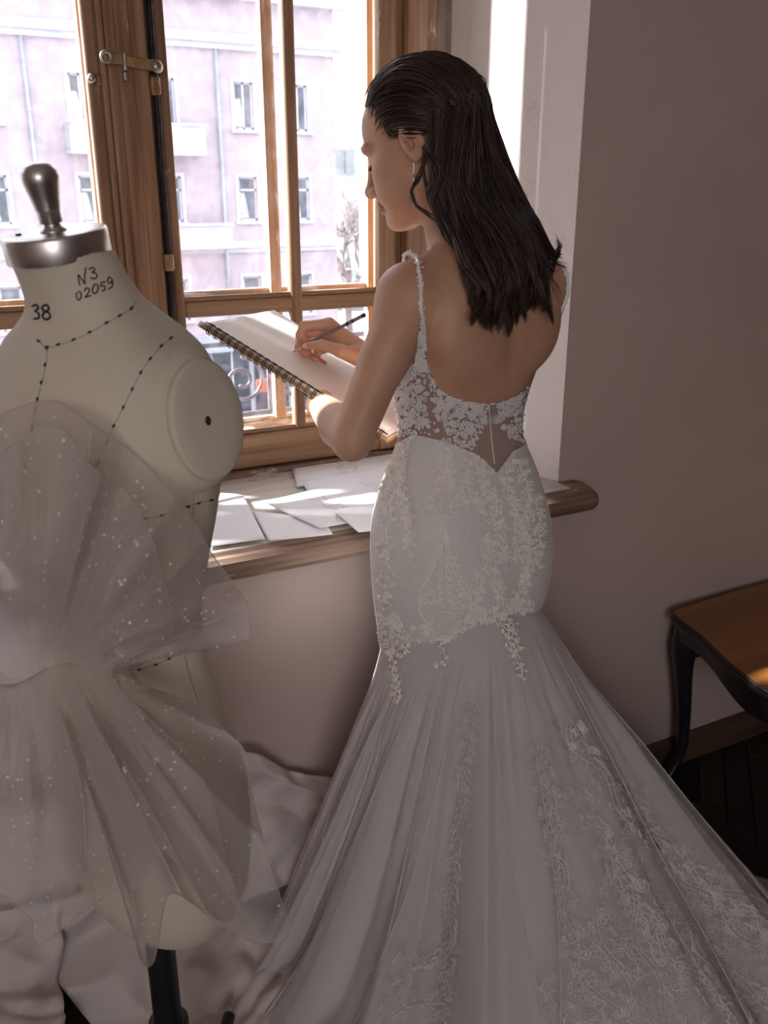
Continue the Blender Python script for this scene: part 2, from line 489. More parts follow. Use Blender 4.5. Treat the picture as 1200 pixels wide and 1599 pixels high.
# thick moulded front edge with horns past the niche
def sill_profile(x0, x1, name):
    y = YW - .0
    pr = [(y - .002, ZS - .001), (y - .058, ZS - .001), (y - .066, ZS - .006), (y - .078, ZS - .007), (y - .09, ZS - .014), (y - .096, ZS - .026), (y - .094, ZS - .04), (y - .084, ZS - .052), (y - .06, ZS - .060), (y - .002, ZS - .062)]
    n = len(pr); xs = [x0, x0 + .012, x1 - .012, x1]; ins = [.01, 0, 0, .01]
    v = []
    for x, i_ in zip(xs, ins):
        for (py, pz) in pr:
            cy, cz = y - .04, ZS - .03
            k = 1 - i_ * 8
            v.append((x, cy + (py - cy) * (k if py < cy else 1), cz + (pz - cz) * k))
    f = [tuple(range(n-1, -1, -1)), tuple(3*n + i for i in range(n))]
    for a in range(3): f += [(a*n+i, a*n+(i+1) % n, (a+1)*n+(i+1) % n, (a+1)*n+i) for i in range(n)]
    MB().add(v, f).build(name, M_SILL_EDGE, sl)
sill_profile(XL0 - .05, XR0 + .05, 'front_edge')

# ------------------------------------------------------------------ window: double casement of stripped pine
win = empty('window_1'); struct(win, 'tall stripped pine double casement window')
YF = YG      # room face of the sashes
ZR0, ZR1, ZM0, ZM1 = .966, 1.05, 1.332, 1.372   # bottom rail, cross bar
ZT0, ZT1 = 2.45, 2.53
def bar(name, x0, x1, y0, y1, z0, z1, mat, par, bev=.004): return box(name, (x0, y0, z0), (x1, y1, z1), mat, par, bev)
# fixed frame
fr = bar('frame_head', XL1, XR1, YF - .005, YF + .16, 2.55, 2.66, M_PINE_H, win)
bar('frame_foot', XL1, XR1, YF - .012, YF + .16, ZS - .002, ZR0 - .004, M_SILL_EDGE, win, .003)
fjr = bar('frame_jamb', 1.104, 1.168, YF - .012, YF + .16, ZR0 - .004, 2.55, M_PINE_V, win)
bar('jamb_moulding', 1.086, 1.104, YF - .022, YF + .02, ZR0 - .004, 2.55, M_PINE_V, fjr, .006)
bar('jamb_edge_board', 1.171, XR1 + .003, YF - .004, YF + .15, ZR0 - .004, 2.6, M_JAMB, fjr, .003)
fjl = bar('frame_jamb', -.908, -.844, YF - .012, YF + .16, ZR0 - .004, 2.55, M_PINE_V, win)
bar('jamb_moulding', -.844, -.826, YF - .022, YF + .02, ZR0 - .004, 2.55, M_PINE_V, fjl, .006)
bar('jamb_edge_board', XL1, -.911, YF - .004, YF + .15, ZR0 - .004, 2.6, M_JAMB, fjl, .003)
# middle post with its moulded cover strip
mp = bar('middle_post', .418, .500, YF - .010, YF + .12, ZR0 - .004, 2.55, M_PINE_V, win, .005)
bar('cover_strip', .436, .466, YF - .022, YF - .009, ZR0, 2.55, M_PINE_V, mp, .005)
bar('post_bead', .405, .418, YF - .004, YF + .03, ZR0, 2.55, M_PINE_V, mp, .004)
mp2 = bar('middle_post', -.250, -.164, YF - .010, YF + .12, ZR0 - .004, 2.55, M_PINE_V, win, .005)  # post of the casement added out of view on the left
bar('cover_strip', -.222, -.192, YF - .022, YF - .009, ZR0, 2.55, M_PINE_V, mp2, .005)
# sashes
def sash(x0, x1, stl, str_, bars, yf, mats, name):
    mv, mh = mats
    yb = yf + (.036 if yf == YF else .028)
    st = MB().box((x0, yf, ZR0), (x0 + stl, yb, ZT1)).build('stile', mv, win, bevel=.005)
    sr = MB().box((x1 - str_, yf, ZR0), (x1, yb, ZT1)).build('stile', mv, win, bevel=.005)
    gx0, gx1 = x0 + stl, x1 - str_
    rb = bar('bottom_rail', gx0, gx1, yf + .001, yb, ZR0, ZR1, mh, win, .005)
    bar('glazing_bead', gx0, gx1, yf + .006, yf + .02, ZR1, ZR1 + .01, mh, rb, .003)
    bar('top_rail', gx0, gx1, yf + .001, yb, ZT0, ZT1, mh, win, .005)
    cb = bar('cross_bar', gx0, gx1, yf + .003, yb - .004, ZM0, ZM1 - .006, mh, win, .006)
    bar('glazing_bead', gx0, gx1, yf + .01, yf + .024, ZM1 - .006, ZM1 + .006, mh, cb, .003)
    xs = [gx0] + [v for b in bars for v in b] + [gx1]
    for b0, b1 in bars:
        m_ = bar('upright_bar', b0, b1, yf - .001, yb - .002, ZR1, ZT0, mv, win, .007)
    for i in range(0, len(xs), 2):
        for (z0, z1) in ((ZR1, ZM0), (ZM1 - .006, ZT0)):
            box('pane', (xs[i] - .004, yf + .018, z0 - .004), (xs[i+1] + .004, yf + .0215, z1 + .004), M_GLASS, win)
sash(.519, 1.086, .022, .062, [(.795, .822)], YF, (M_PINE_V, M_PINE_H), 'right')
sash(-.146, .402, .062, .022, [(.100, .127)], YF, (M_PINE_V, M_PINE_H), 'left')
sash(-.826, -.252, .062, .022, [(-.555, -.528)], YF, (M_PINE_V, M_PINE_H), 'far left')  # unseen third casement, added to let more sun onto sill and figure
# outer casements, paler, a hand's breadth behind
YO = YF + .115
sash(.500, 1.10, .05, .05, [(.785, .816)], YO, (M_PALE_V, M_PALE_H), 'outer')
sash(-.16, .44, .05, .05, [(.124, .155)], YO, (M_PALE_V, M_PALE_H), 'outer')
sash(-.84, -.24, .05, .05, [(-.56, -.53)], YO, (M_PALE_V, M_PALE_H), 'outer')  # outer sash of the added third casement
# espagnolette rod in the gap beside the post, with guides and turning latch
rodx = .5095
rod = MB().tube([(rodx, YF - .012, ZR0 + .03), (rodx, YF - .012, 2.5)], .0065, 10).build('bolt_rod', M_IRON, win, smooth=True)
bar('bolt_channel', .5005, .5185, YF - .002, YF + .006, ZR0, 2.5, M_IRON, win, .001)
for z in (1.455, 1.80, 2.3):
    mbx = MB().box((rodx - .012, YF - .021, z - .018), (rodx + .009, YF - .003, z + .018))
    mbx.build('rod_guide', M_OLDBRASS, rod, bevel=.005, seg=3)
lt = MB()
zc = 1.836
lt.prism([(-.1, -.004), (-.09, -.010), (-.068, -.009), (-.055, -.010), (-.01, -.012), (.0, -.013), (.0, .009), (-.055, .008), (-.068, .008), (-.08, .012), (-.093, .010), (-.101, .003)], .004, Matrix.Translation((rodx, YF - .030, zc + .0)) @ Matrix.Rotation(math.radians(5), 4, 'Y') @ Matrix.Rotation(math.pi/2, 4, 'X'))
lat = lt.build('window_latch', M_OLDBRASS, win, bevel=.0015)
a = np.linspace(0, 2*math.pi, 20, endpoint=False)
MB().tube(np.stack([rodx - .098 + .009*np.cos(a), np.full(20, YF - .034), zc + .009 + .009*np.sin(a)], 1), .0038, 8, closed=True).build('latch_ring', M_STEEL, lat, smooth=True)
MB().lathe([(.0, 0), (.011, 0), (.0125, .004), (.011, .009), (.004, .012)], 20, Matrix.Translation((rodx, YF - .030, zc - .003)) @ Matrix.Rotation(math.pi/2, 4, 'X')).build('latch_pivot', M_STEEL, lat, smooth=True)
MB().box((rodx - .066, YF - .042, zc - .014), (rodx - .060, YF - .012, zc + .018)).box((rodx - .067, YF - .038, zc - .032), (rodx - .059, YF - .012, zc - .016)).build('latch_hook', M_STEEL, lat, bevel=.002)
kn = MB().lathe([(.0, 0), (.004, 0), (.004, .012), (.0085, .016), (.0095, .022), (.006, .027), (.001, .028)], 18, Matrix.Translation((.383, YF + .002, 1.807)) @ Matrix.Rotation(math.pi/2, 4, 'X')).build('sash_knob', M_STEEL, win, smooth=True)
MB().box((.385, YF - .006, 1.797), (.404, YF + .001, 1.817)).build('knob_plate', M_OLDBRASS, kn, bevel=.003)
# knob scar on the bottom rail
MB().tube(np.stack([.935 + .014*np.cos(a), np.full(20, YF - .001), 1.012 + .014*np.sin(a)], 1), .003, 6, closed=True).build('knob_ring', M_OLDBRASS, win, smooth=True)

# ================================================================== the street outside
M_PINK = mat_simple('pale_pink_stucco', s2l((188, 172, 178)), 0.9, var=0.03, scale=1.2)
M_PINK2 = mat_simple('grey_white_stucco', s2l((190, 184, 190)), 0.9, var=0.03, scale=1.5)
M_TRIMW = mat_simple('white_stucco_trim', s2l((204, 200, 206)), 0.9, var=0.02)
M_FARGLASS = mat_simple('far_window_glass', s2l((96, 102, 112)), 0.12, var=0.25, scale=1.5)
M_CURT = mat_simple('far_pale_curtain', s2l((196, 192, 188)), 0.8, var=0.08, scale=6)
M_ASPH = mat_simple('asphalt', s2l((120, 118, 122)), 0.9, var=0.08, scale=2)
M_ZINC = mat_simple('grey_zinc_pipe', s2l((178, 180, 190)), 0.5, 0.3, var=0.1)
YB = 34.0; ZG = -7.2
struct(box('street', (-60, 2.4, ZG - .3), (90, 120, ZG), M_ASPH), 'grey street below the window')
bld = thing('apartment_building', 'pale pink stucco building with white trimmed windows across the street', 'building', (8, YB + 5, ZG))
wins = []
XC = [-2.6, .25, 3.12, 6.15, 9.0, 11.88, 14.0]
ROWS = [(.54, 2.1), (3.72, 5.3), (-3.0, -1.5)]
WID = {0: .36, 1: .36, 2: .42}
# wall with real openings: strips between window columns
wm = MB()
zt = 8.0
xl, xr = -14, 15.5
cols = sorted([(x - .36, x + .36) for x in XC])
edges = [xl] + [e for c in cols for e in c] + [xr]
for i in range(0, len(edges), 2): wm.box((edges[i], YB, ZG), (edges[i+1], YB + .35, zt))
zs = sorted(ROWS)
for c0, c1 in cols:
    zz = [ZG] + [z for r in zs for z in r] + [zt]
    for i in range(0, len(zz), 2): wm.box((c0, YB, zz[i]), (c1, YB + .35, zz[i+1]))
wm.box((xl, YB + .35, ZG), (xr, YB + 9, zt - .2))
wm.build('wall', M_PINK, bld)
for ri, (z0, z1) in enumerate(ROWS):
    for xi, x in enumerate(XC):
        if x < 2: continue
        f = MB()
        x0, x1 = x - .36, x + .36
        y = YB + .08
        f.box((x0, y, z0), (x0 + .07, y + .1, z1)).box((x1 - .07, y, z0), (x1, y + .1, z1)).box((x0, y, z1 - .07), (x1, y + .1, z1)).box((x0, y, z0), (x1, y + .1, z0 + .07))
        if ri == 1: f.box((x - .035, y, z0), (x + .035, y + .1, z1))
        else: f.box((x0, y, z1 - .5), (x1, y + .1, z1 - .43))
        w = f.build('window', M_TRIMW, bld)
        MB().box((x0, y + .05, z0), (x1, y + .07, z1)).build('pane', M_FARGLASS, w)
        s_ = MB()
        k = 8
        s_.hexa([(x0 + .05, y + .03, z0 + .1), (x + .05, y + .03, z0 + .1), (x + .05, y + .045, z0 + .1), (x0 + .05, y + .045, z0 + .1),
                 (x0 + .05, y + .03, z1 - .55), (x - .1, y + .03, z1 - .55), (x - .1, y + .045, z1 - .55), (x0 + .05, y + .045, z1 - .55)])
        s_.build('curtain', M_CURT, w)
        t = MB()
        e = .12
        t.box((x0 - e, YB - .04, z0 - e), (x0, YB + .02, z1 + e)).box((x1, YB - .04, z0 - e), (x1 + e, YB + .02, z1 + e)).box((x0, YB - .04, z1), (x1, YB + .02, z1 + e)).box((x0 - e - .06, YB - .14, z0 - e), (x1 + e + .06, YB + .02, z0 - .02))
        t.build('window_surround', M_TRIMW, w)
for z0, z1, d in ((6.5, 6.78, .32), (6.3, 6.5, .16), (7.85, 8.1, .4), (-.42, -.17, .22), (-.6, -.42, .1)):
    box('cornice', (xl, YB - d, z0), (xr + d, YB + .1, z1), M_TRIMW, bld)
for (x0, x1, z0, z1) in ((5.5, 7.3, 2.76, 3.72), (8.25, 10.1, 2.76, 3.72), (8.6, 10.9, -.4, .42), (2.4, 4.0, 2.76, 3.72)):
    if x0 == 2.4: continue
    b_ = box('balcony', (x0, YB - .95, z0), (x1, YB + .05, z0 + .16), M_TRIMW, bld, .03)
    MB().box((x0, YB - .95, z0 + .16), (x1, YB - .87, z1)).box((x0, YB - .9, z0 + .16), (x0 + .08, YB, z1)).box((x1 - .08, YB - .9, z0 + .16), (x1, YB, z1)).build('parapet', M_PINK2, b_)
    box('balcony_rail', (x0 - .05, YB - 1.0, z1), (x1 + .05, YB - .82, z1 + .08), M_TRIMW, b_)
for x in (4.45, 10.9):
    MB().tube([(x, YB - .12, 6.3), (x, YB - .12, ZG)], .07, 8).build('drainpipe', M_ZINC, bld, smooth=True)
for x in (1.6, 7.6, 13.2):
    box('wall_pilaster', (x - .2, YB - .06, -7), (x + .2, YB + .02, -.6), M_PINK2, bld)

# ground-floor shop with a dark front and a red sign, opposite
M_SHOP = mat_simple('dark_shop_glass', s2l((64, 66, 78)), 0.15, var=0.2, scale=1)
M_RED = mat_simple('lit_red_sign', s2l((222, 70, 52)), 0.5, var=0.05, emit=0.5)
M_LAMPW = mat_simple('warm_bulb', (1.0, 0.82, 0.45), 0.4, emit=2.5)
shop = bld
sx0, sx1 = 6.5, 14.8
box('shop_wall', (sx0, YB - .5, ZG), (sx1, YB - .02, -3.6), M_PINK2, shop)
for k in range(5):
    xa = sx0 + .25 + k * 1.62
    g_ = box('shop_window', (xa, YB - .58, ZG + .5), (xa + 1.4, YB - .5, -4.2), M_SHOP, shop)
    box('window_bar', (xa + .67, YB - .62, ZG + .5), (xa + .73, YB - .58, -4.2), M_TRIMW, g_)
box('fascia', (sx0, YB - .75, -4.2), (sx1, YB - .5, -3.6), M_ZINC, shop)
# parked cars on the street, dark
def car(x, y, mat, label, L=4.3):
    c = thing('car', label, 'car', (x, y, ZG), 'cars parked on the street below')
    pr = [(-L/2, .35), (-L/2 + .05, .85), (-L/2 + .9, 1.0), (-L/2 + 1.5, 1.45), (L/2 - 1.3, 1.48), (L/2 - .45, 1.02), (L/2 - .03, .9), (L/2, .4)]
    M_ = Matrix.Translation((x, y + .85, ZG)) @ Matrix.Rotation(math.pi/2, 4, 'X')
    MB().prism(pr, 1.7, M_).build('body', mat, c, bevel=.12, seg=3)
    gl = [(-L/2 + 1.05, 1.02), (-L/2 + 1.55, 1.39), (L/2 - 1.36, 1.41), (L/2 - .75, 1.05)]
    MB().prism(gl, 1.74, Matrix.Translation((x, y + .87, ZG)) @ Matrix.Rotation(math.pi/2, 4, 'X')).build('side_glass', M_SHOP, c)
    for wx in (-L/2 + .8, L/2 - .8):
        for wy in (-.82, .82):
            MB().lathe([(.0, -.1), (.3, -.1), (.33, -.06), (.33, .06), (.3, .1), (0, .1)], 16, Matrix.Translation((x + wx, y + wy, ZG + .33)) @ Matrix.Rotation(math.pi/2, 4, 'X')).build('wheel', M_IRON, c, smooth=True)
M_CAR1 = mat_simple('dark_blue_car_paint', s2l((48, 54, 70)), 0.25, 0.3, coat=.5)
M_CAR2 = mat_simple('graphite_car_paint', s2l((84, 84, 92)), 0.25, 0.3, coat=.5)
car(6.6, 22.5, M_CAR1, 'dark blue parked car seen through the lower panes')
car(11.6, 22.7, M_CAR2, 'graphite parked car seen through the lower right panes')

# red sign and string of bulbs, low over the street
sg = box('street_sign', onY(402, 612, 20.0) - np.array([0, .03, 0]), onY(440, 590, 20.0) + np.array([0, .03, 0]), M_RED)
tag(sg, 'red lit sign low outside seen through the railing', 'sign')
bs = thing('bulb_string', 'vertical string of small warm bulbs outside the lower left pane', 'lights', onY(358, 640, 12.0))
for k in range(7):
    p = onY(358.5, 603 + k * 6, 12.0)
    MB().lathe([(.0, -.02), (.018, -.01), (.02, 0), (.018, .012), (.0, .02)], 8, Matrix.Translation(p)).build('bulb', M_LAMPW, bs, smooth=True)
MB().tube([onY(358.5, 598, 12.0), onY(358.5, 660, 12.0)], .004, 5).build('cable', M_IRON, bs)

# wrought-iron balcony rail right outside
M_RAIL = mat_simple('dark_grey_wrought_iron', s2l((74, 74, 82)), 0.5, 0.4, var=0.2, scale=30)
rl = thing('balcony_railing', 'wrought-iron railing with scrolls right outside the window', 'railing', (.5, 2.62, .3))
yr = 2.62
for z in (1.16, .94, .55):
    box('rail_bar', (-1.2, yr - .008, z), (1.9, yr + .008, z + .014), M_RAIL, rl, .002)
for k in range(11): box('baluster', (-1.15 + k * .3, yr - .007, .3), (-1.136 + k * .3, yr + .007, 1.16), M_RAIL, rl, .001)
def spiral(cx, cz, r0, turns, a0, sgn, n=40):
    t = np.linspace(0, 1, n); r = r0 * (1 - .82 * t); a_ = a0 + sgn * 2 * math.pi * turns * t
    return np.stack([cx + r*np.cos(a_), np.full(n, yr), cz + r*np.sin(a_)], 1)
for k in range(10):
    cx = -.993 + k * .3
    MB().tube(spiral(cx - .06, 1.05, .075, 1.6, math.pi * .5, 1), .006, 6).build('scroll', M_RAIL, rl, smooth=True)
    MB().tube(spiral(cx + .06, 1.05, .075, 1.6, math.pi * .5, -1), .006, 6).build('scroll', M_RAIL, rl, smooth=True)
    MB().tube(spiral(cx, .75, .11, 1.5, -math.pi * .5, 1), .006, 6).build('scroll', M_RAIL, rl, smooth=True)
struct(box('floor_balcony', (-1.2, 2.26, .16), (2.4, 2.75, .3), M_PINK2), 'shallow balcony slab outside the window')

# at the end of the street: greenish house, bare tree, white banner
M_GREEN = mat_simple('pale_green_stucco', s2l((176, 188, 182)), 0.9, var=0.04, scale=.8)
h2 = thing('distant_house', 'pale green house far down the street beyond the pink one', 'building', (30, 70, ZG))
p0, p1 = onY(519, 215, 66), onY(580, 215, 66)
MB().box((p0[0] - 3, 66, ZG), (p1[0] + 14, 76, p0[2])).build('wall', M_GREEN, h2)
q0, q1 = onY(522, 180, 70), onY(552, 150, 70)
MB().box((q0[0], 70, p0[2] - 1), (q1[0], 75, onY(535, 168, 70)[2])).build('attic', M_TRIMW, h2)
M_PALEGL = mat_simple('pale_far_glass', s2l((140, 150, 152)), .4, var=.1)
for k in range(2):
    c = onY(528 + k * 17, 236, 66)
    w_ = box('window', (c[0] - .35, 65.85, c[2] - 1.6), (c[0] + .35, 66.02, c[2] + .1), M_PALEGL, h2)
M_BARK = mat_simple('bare_bark', s2l((120, 112, 112)), 0.9, var=0.15, scale=5)
tr = thing('bare_tree', 'bare grey tree standing at the far street corner', 'tree', onY(545, 470, 48))
base = onY(545, 430, 48); base[2] = ZG
def branches(mb, p, d, L, r, depth):
    q = p + d * L
    mb.tube(np.array([p, (p + q) / 2 + RNG.normal(0, L * .05, 3), q]), [r, r * .8, r * .6], 5)
    if depth == 0: return
    for _ in range(4 if depth > 1 else 3):
        nd = d + RNG.normal(0, .5, 3); nd[2] = abs(nd[2]) * .7 + .25; nd /= np.linalg.norm(nd)
        branches(mb, p + d * L * RNG.uniform(.55, 1), nd, L * RNG.uniform(.55, .8), r * .55, depth - 1)
mbt = MB(); branches(mbt, base, np.array([0, 0, 1.0]), 4.6, .34, 5)
mbt.build('branches', M_BARK, tr)
bn = thing('banner', 'tall white banner on a street pole outside beside the right-hand sash', 'banner', onY(572, 430, 7.0))
b0, b1 = onY(561, 215, 7.0), onY(600, 428, 7.0)
MB().box((b0[0], 6.99, b1[2]), (b1[0], 7.01, b0[2])).build('cloth', M_WHITEPAINT, bn, bevel=.004)
MB().tube([(b0[0] - .05, 7, b0[2] + .01), (b1[0] + .3, 7, b0[2] + .01)], .015, 8).build('top_bar', M_ZINC, bn)
MB().tube([(b1[0] + .28, 7, ZG), (b1[0] + .28, 7, b0[2] + .3)], .05, 10).build('pole', M_ZINC, bn, smooth=True)
# white bulb lying between the sashes
bulb = MB().lathe([(.0, -.034), (.010, -.032), (.012, -.014), (.018, -.004), (.024, .010), (.0245, .018), (.020, .030), (.010, .037), (.0, .039)], 24,
    Matrix.Translation((.712, YF + .078, ZR0 + .0605)) @ Matrix.Rotation(math.radians(-100), 4, 'Y')).build('light_bulb', mat_simple('opal_bulb', s2l((235, 233, 230)), 0.35, var=.01), smooth=True)
tag(bulb, 'white opal bulb lying between the inner and outer sash', 'bulb')
struct(box('sill_between_sashes', (-.84, YF + .046, ZR0 - .002), (1.10, YF + .114, ZR0 + .034), M_PALE_H, bevel=.002), 'board between the inner and outer sashes')

# ================================================================== dress form
from mathutils.bvhtree import BVHTree
M_CANVAS = mat_simple('cream_canvas', s2l((214, 203, 186)), 0.85, var=0.035, scale=4, spec=0.2)
def add_weave(m, k=0.12):
    nt = m.node_tree; b = nt.nodes['Principled BSDF']
    n = noise(nt, coords(nt, (1, 1, 1)), 700, 2)
    bump(nt, n.outputs['Fac'], k, 0.002, b)
add_weave(M_CANVAS)
M_CHROME = mat_simple('brushed_steel', s2l((212, 207, 203)), 0.34, 1.0, var=0.08, scale=30)
M_INK = mat_simple('black_marker_ink', s2l((40, 36, 38)), 0.7, var=0.05)
M_BLACKM = mat_simple('black_painted_metal', s2l((38, 37, 42)), 0.4, 0.3, var=0.1)

MAN = np.array([.178, 1.052])                    # axis of the form
MF = np.array([-.893, -.448]); MF /= np.linalg.norm(MF)   # facing
ML = np.array([-MF[1], MF[0]])                   # its left side
man = thing('dress_form', 'cream canvas dress form with steel neck cap standing before the window', 'dress form', (MAN[0], MAN[1], 0))
#        z     w     df    db    forward shift of the centre
SEC = np.array([
    (.622, .045, .030, .040, -.010), (.628, .09, .058, .066, -.010), (.645, .116, .076, .084, -.010), (.69, .138, .090, .098, -.009), (.76, .150, .097, .108, -.008), (.83, .152, .098, .112, -.006),
    (.89, .150, .094, .108, -.004), (.96, .138, .088, .094, 0), (1.02, .123, .080, .080, 0), (1.085, .108, .078, .070, 0),
    (1.14, .116, .094, .074, 0), (1.20, .130, .120, .086, 0), (1.25, .142, .130, .097, 0), (1.30, .149, .124, .107, 0),
    (1.35, .152, .106, .114, 0), (1.39, .152, .092, .112, 0), (1.42, .146, .080, .104, 0), (1.440, .132, .070, .095, 0), (1.457, .106, .062, .084, 0),
    (1.472, .082, .056, .073, .004), (1.488, .066, .053, .061, .010), (1.51, .058, .053, .054, .018), (1.54, .054, .052, .052, .030)])
def man_section(z, th):
    g = [np.interp(z, SEC[:, 0], SEC[:, i]) for i in range(1, 5)]
    w, df, db, sh = g
    c, s_ = np.cos(th), np.sin(th)            # th = 0 : its left side, pi/2 : front
    e = 2.25
    d = np.where(s_ > 0, df, db)
    r = (np.abs(c) ** e + np.abs(s_) ** e) ** (-1 / e)
    lx, ly = w * r * c, d * r * s_ + sh
    # bust
    bz = np.exp(-((z - 1.245) / .055) ** 2)
    ly = ly + bz * .018 * (np.exp(-((lx - .072) / .045) ** 2) + np.exp(-((lx + .072) / .045) ** 2)) * (s_ > 0)
    return lx, ly
def man_pt(z, th, off=0.0):
    lx, ly = man_section(z, th)
    l2 = np.hypot(lx, ly) + 1e-9
    lx, ly = lx * (1 + off / l2), ly * (1 + off / l2)
    x = MAN[0] + ML[0] * lx + MF[0] * ly; y = MAN[1] + ML[1] * lx + MF[1] * ly
    return np.stack(np.broadcast_arrays(x, y, z), -1)
zz = np.interp(np.linspace(0, 1, 110), np.linspace(0, 1, len(SEC)), SEC[:, 0])
# smooth the section table along z
for i in range(1, 5): pass
th = np.linspace(0, 2*math.pi, 96, endpoint=False)
P = np.stack([man_pt(z, th) for z in zz])
for _ in range(3): P[1:-1] = (P[:-2] + 2*P[1:-1] + P[2:]) / 4
mb = MB().grid(P, True)
mb.f.append(tuple(range(95, -1, -1))); mb.f.append(tuple((len(zz)-1)*96 + k for k in range(96)))
torso = mb.build('torso', M_CANVAS, man, smooth=True)
bvh_man = BVHTree.FromPolygons([Vector(p) for p in np.concatenate(mb.v)], mb.f)
def cast(u, v, bvh, off=0.0):
    r = Vector(ray(u, v)).normalized()
    h = bvh.ray_cast(Vector(_C), r)
    if h[0] is None: return None
    n = h[1] if h[1].dot(r) < 0 else -h[1]
    return np.array(h[0] + n * off)

# arm stubs with their round cover plates
def stub(sgn):
    side = np.array([ML[0]*sgn, ML[1]*sgn, 0]); fwd = np.array([MF[0], MF[1], 0]); up = np.array([0, 0, 1.0])
    nrm = side * .97 + up * .16; nrm /= np.linalg.norm(nrm)
    upv = up - nrm * (up @ nrm); upv /= np.linalg.norm(upv)
    fv = np.cross(upv, nrm)
    c0 = np.array([MAN[0], MAN[1], 1.356]) + side * .076 - fwd * .014
    rings = []
    for d, k in ((0, 1.12), (.03, 1.11), (.045, 1.09), (.056, 1.05), (.066, 1.0), (.073, .95), (.077, .90)):
        a_ = np.linspace(0, 2*math.pi, 48, endpoint=False)
        rings.append(c0 + nrm*d + k*(.060*np.cos(a_)[:, None]*fv + .077*np.sin(a_)[:, None]*upv))
    m_ = MB().grid(np.stack(rings), True); m_.f.append(tuple(6*48 + k for k in range(48)))
    m_.build('arm_stub', M_CANVAS, man, smooth=True)
    c1 = c0 + nrm * .0775
    rings = []
    for d, k in ((-.003, .96), (.0015, .97), (.0035, 1.0), (.008, 1.0), (.0105, .985), (.012, .93), (.0128, .6), (.013, .1)):
        a_ = np.linspace(0, 2*math.pi, 48, endpoint=False)
        rings.append(c1 + nrm*d + k*(.0505*np.cos(a_)[:, None]*fv + .0655*np.sin(a_)[:, None]*upv))
    m_ = MB().grid(np.stack(rings), True); m_.f.append(tuple(7*48 + k for k in range(48)))
    pl = m_.build('arm_plate', M_CANVAS, man, smooth=True)
    a_ = np.linspace(0, 2*math.pi, 14, endpoint=False)
    cc = c1 + nrm*.013 - fv*.004
    MB().add(np.vstack([cc + nrm*.0008, cc + .0042*np.cos(a_)[:, None]*fv + .0052*np.sin(a_)[:, None]*upv]), [(0, i+1, (i+1) % 14 + 1) for i in range(14)]).build('screw_hole', M_INK, pl)
    # rolled seam round the armhole
    a_ = np.linspace(0, 2*math.pi, 60, endpoint=False)
    MB().tube(c0 + nrm*.024 + 1.12*(.060*np.cos(a_)[:, None]*fv + .079*np.sin(a_)[:, None]*upv), .0085, 8, closed=True).build('armhole_roll', M_CANVAS, man, smooth=True)
    return c1, nrm
stub(1); stub(-1)

# neck cap and finial (tilted a little forward)
capc = np.array([MAN[0] + MF[0]*.032, MAN[1] + MF[1]*.032, 1.533])
tilt_axis = Vector((ML[0], ML[1], 0))
MC = Matrix.Translation(capc) @ Matrix.Rotation(math.radians(9), 4, tilt_axis)
if (MC.to_3x3() @ Vector((0, 0, 1))).dot(Vector((MF[0], MF[1], 0))) < 0:
    MC = Matrix.Translation(capc) @ Matrix.Rotation(math.radians(-9), 4, tilt_axis)
capo = MB().lathe([(.0, 0), (.0525, 0), (.0540, .001), (.0545, .024), (.0535, .0265), (.051, .0275), (.012, .0275), (.0, .0275)], 48, MC).build('neck_cap', M_CHROME, man, smooth=False, bevel=.0006)
capo.data.polygons.foreach_set('use_smooth', [len(p.vertices) == 4 for p in capo.data.polygons])
MB().lathe([(.0, .0275), (.014, .0275), (.0135, .029), (.010, .032), (.0085, .034), (.0085, .036), (.0115, .0363), (.0117, .048), (.0126, .0485), (.0130, .051), (.0155, .064), (.0182, .076), (.0190, .081), (.0180, .087), (.0142, .092), (.0075, .0948), (.0, .0956)], 40, MC).build('finial', M_CHROME, man, smooth=True)
MB().lathe([(.0, .0275), (.003, .0275), (.003, .029), (.0, .0295)], 12, MC @ Matrix.Translation((-.034, .012, 0))).build('cap_screw', M_IRON, capo)

# stand: black pole, base with knobs
MB().lathe([(.0, .30), (.021, .30), (.021, .62), (.0, .62)], 24, Matrix.Translation((MAN[0], MAN[1], 0))).build('pole', M_BLACKM, man, smooth=False, bevel=.002)
MB().lathe([(.0, .02), (.03, .02), (.03, .42), (.026, .425), (.0, .425)], 24, Matrix.Translation((MAN[0], MAN[1], 0))).build('pole_sleeve', M_BLACKM, man, bevel=.002)
MB().tube([(MAN[0] + .028, MAN[1] - .02, .39), (MAN[0] + .06, MAN[1] - .045, .39)], .008, 10).build('clamp_screw', M_BLACKM, man)
for k in range(5):
    a_ = math.radians(58 + 72*k)
    d_ = np.array([math.cos(a_), math.sin(a_), 0])
    b0 = np.array([MAN[0], MAN[1], 0])
    lg = MB().tube(cubic([b0 + d_*.02 + (0, 0, .12), b0 + d_*.12 + (0, 0, .10), b0 + d_*.30 + (0, 0, .085)], 10), np.linspace(.016, .012, 10), 10).build('leg', M_BLACKM, man, smooth=True)
    MB().lathe([(.0, -.024), (.012, -.024), (.0125, .02), (.0, .022)], 12, Matrix.Translation(b0 + d_*.305 + np.array([0, 0, .026])) @ Matrix.Rotation(math.pi/2, 4, Vector((-d_[1], d_[0], 0)))).build('castor', M_BLACKM, lg, smooth=True)
    MB().lathe([(.0, 0), (.006, 0), (.006, .04), (.0, .041)], 10, Matrix.Translation(b0 + d_*.305 + np.array([0, 0, .055]))).build('castor_pin', M_CHROME, lg)
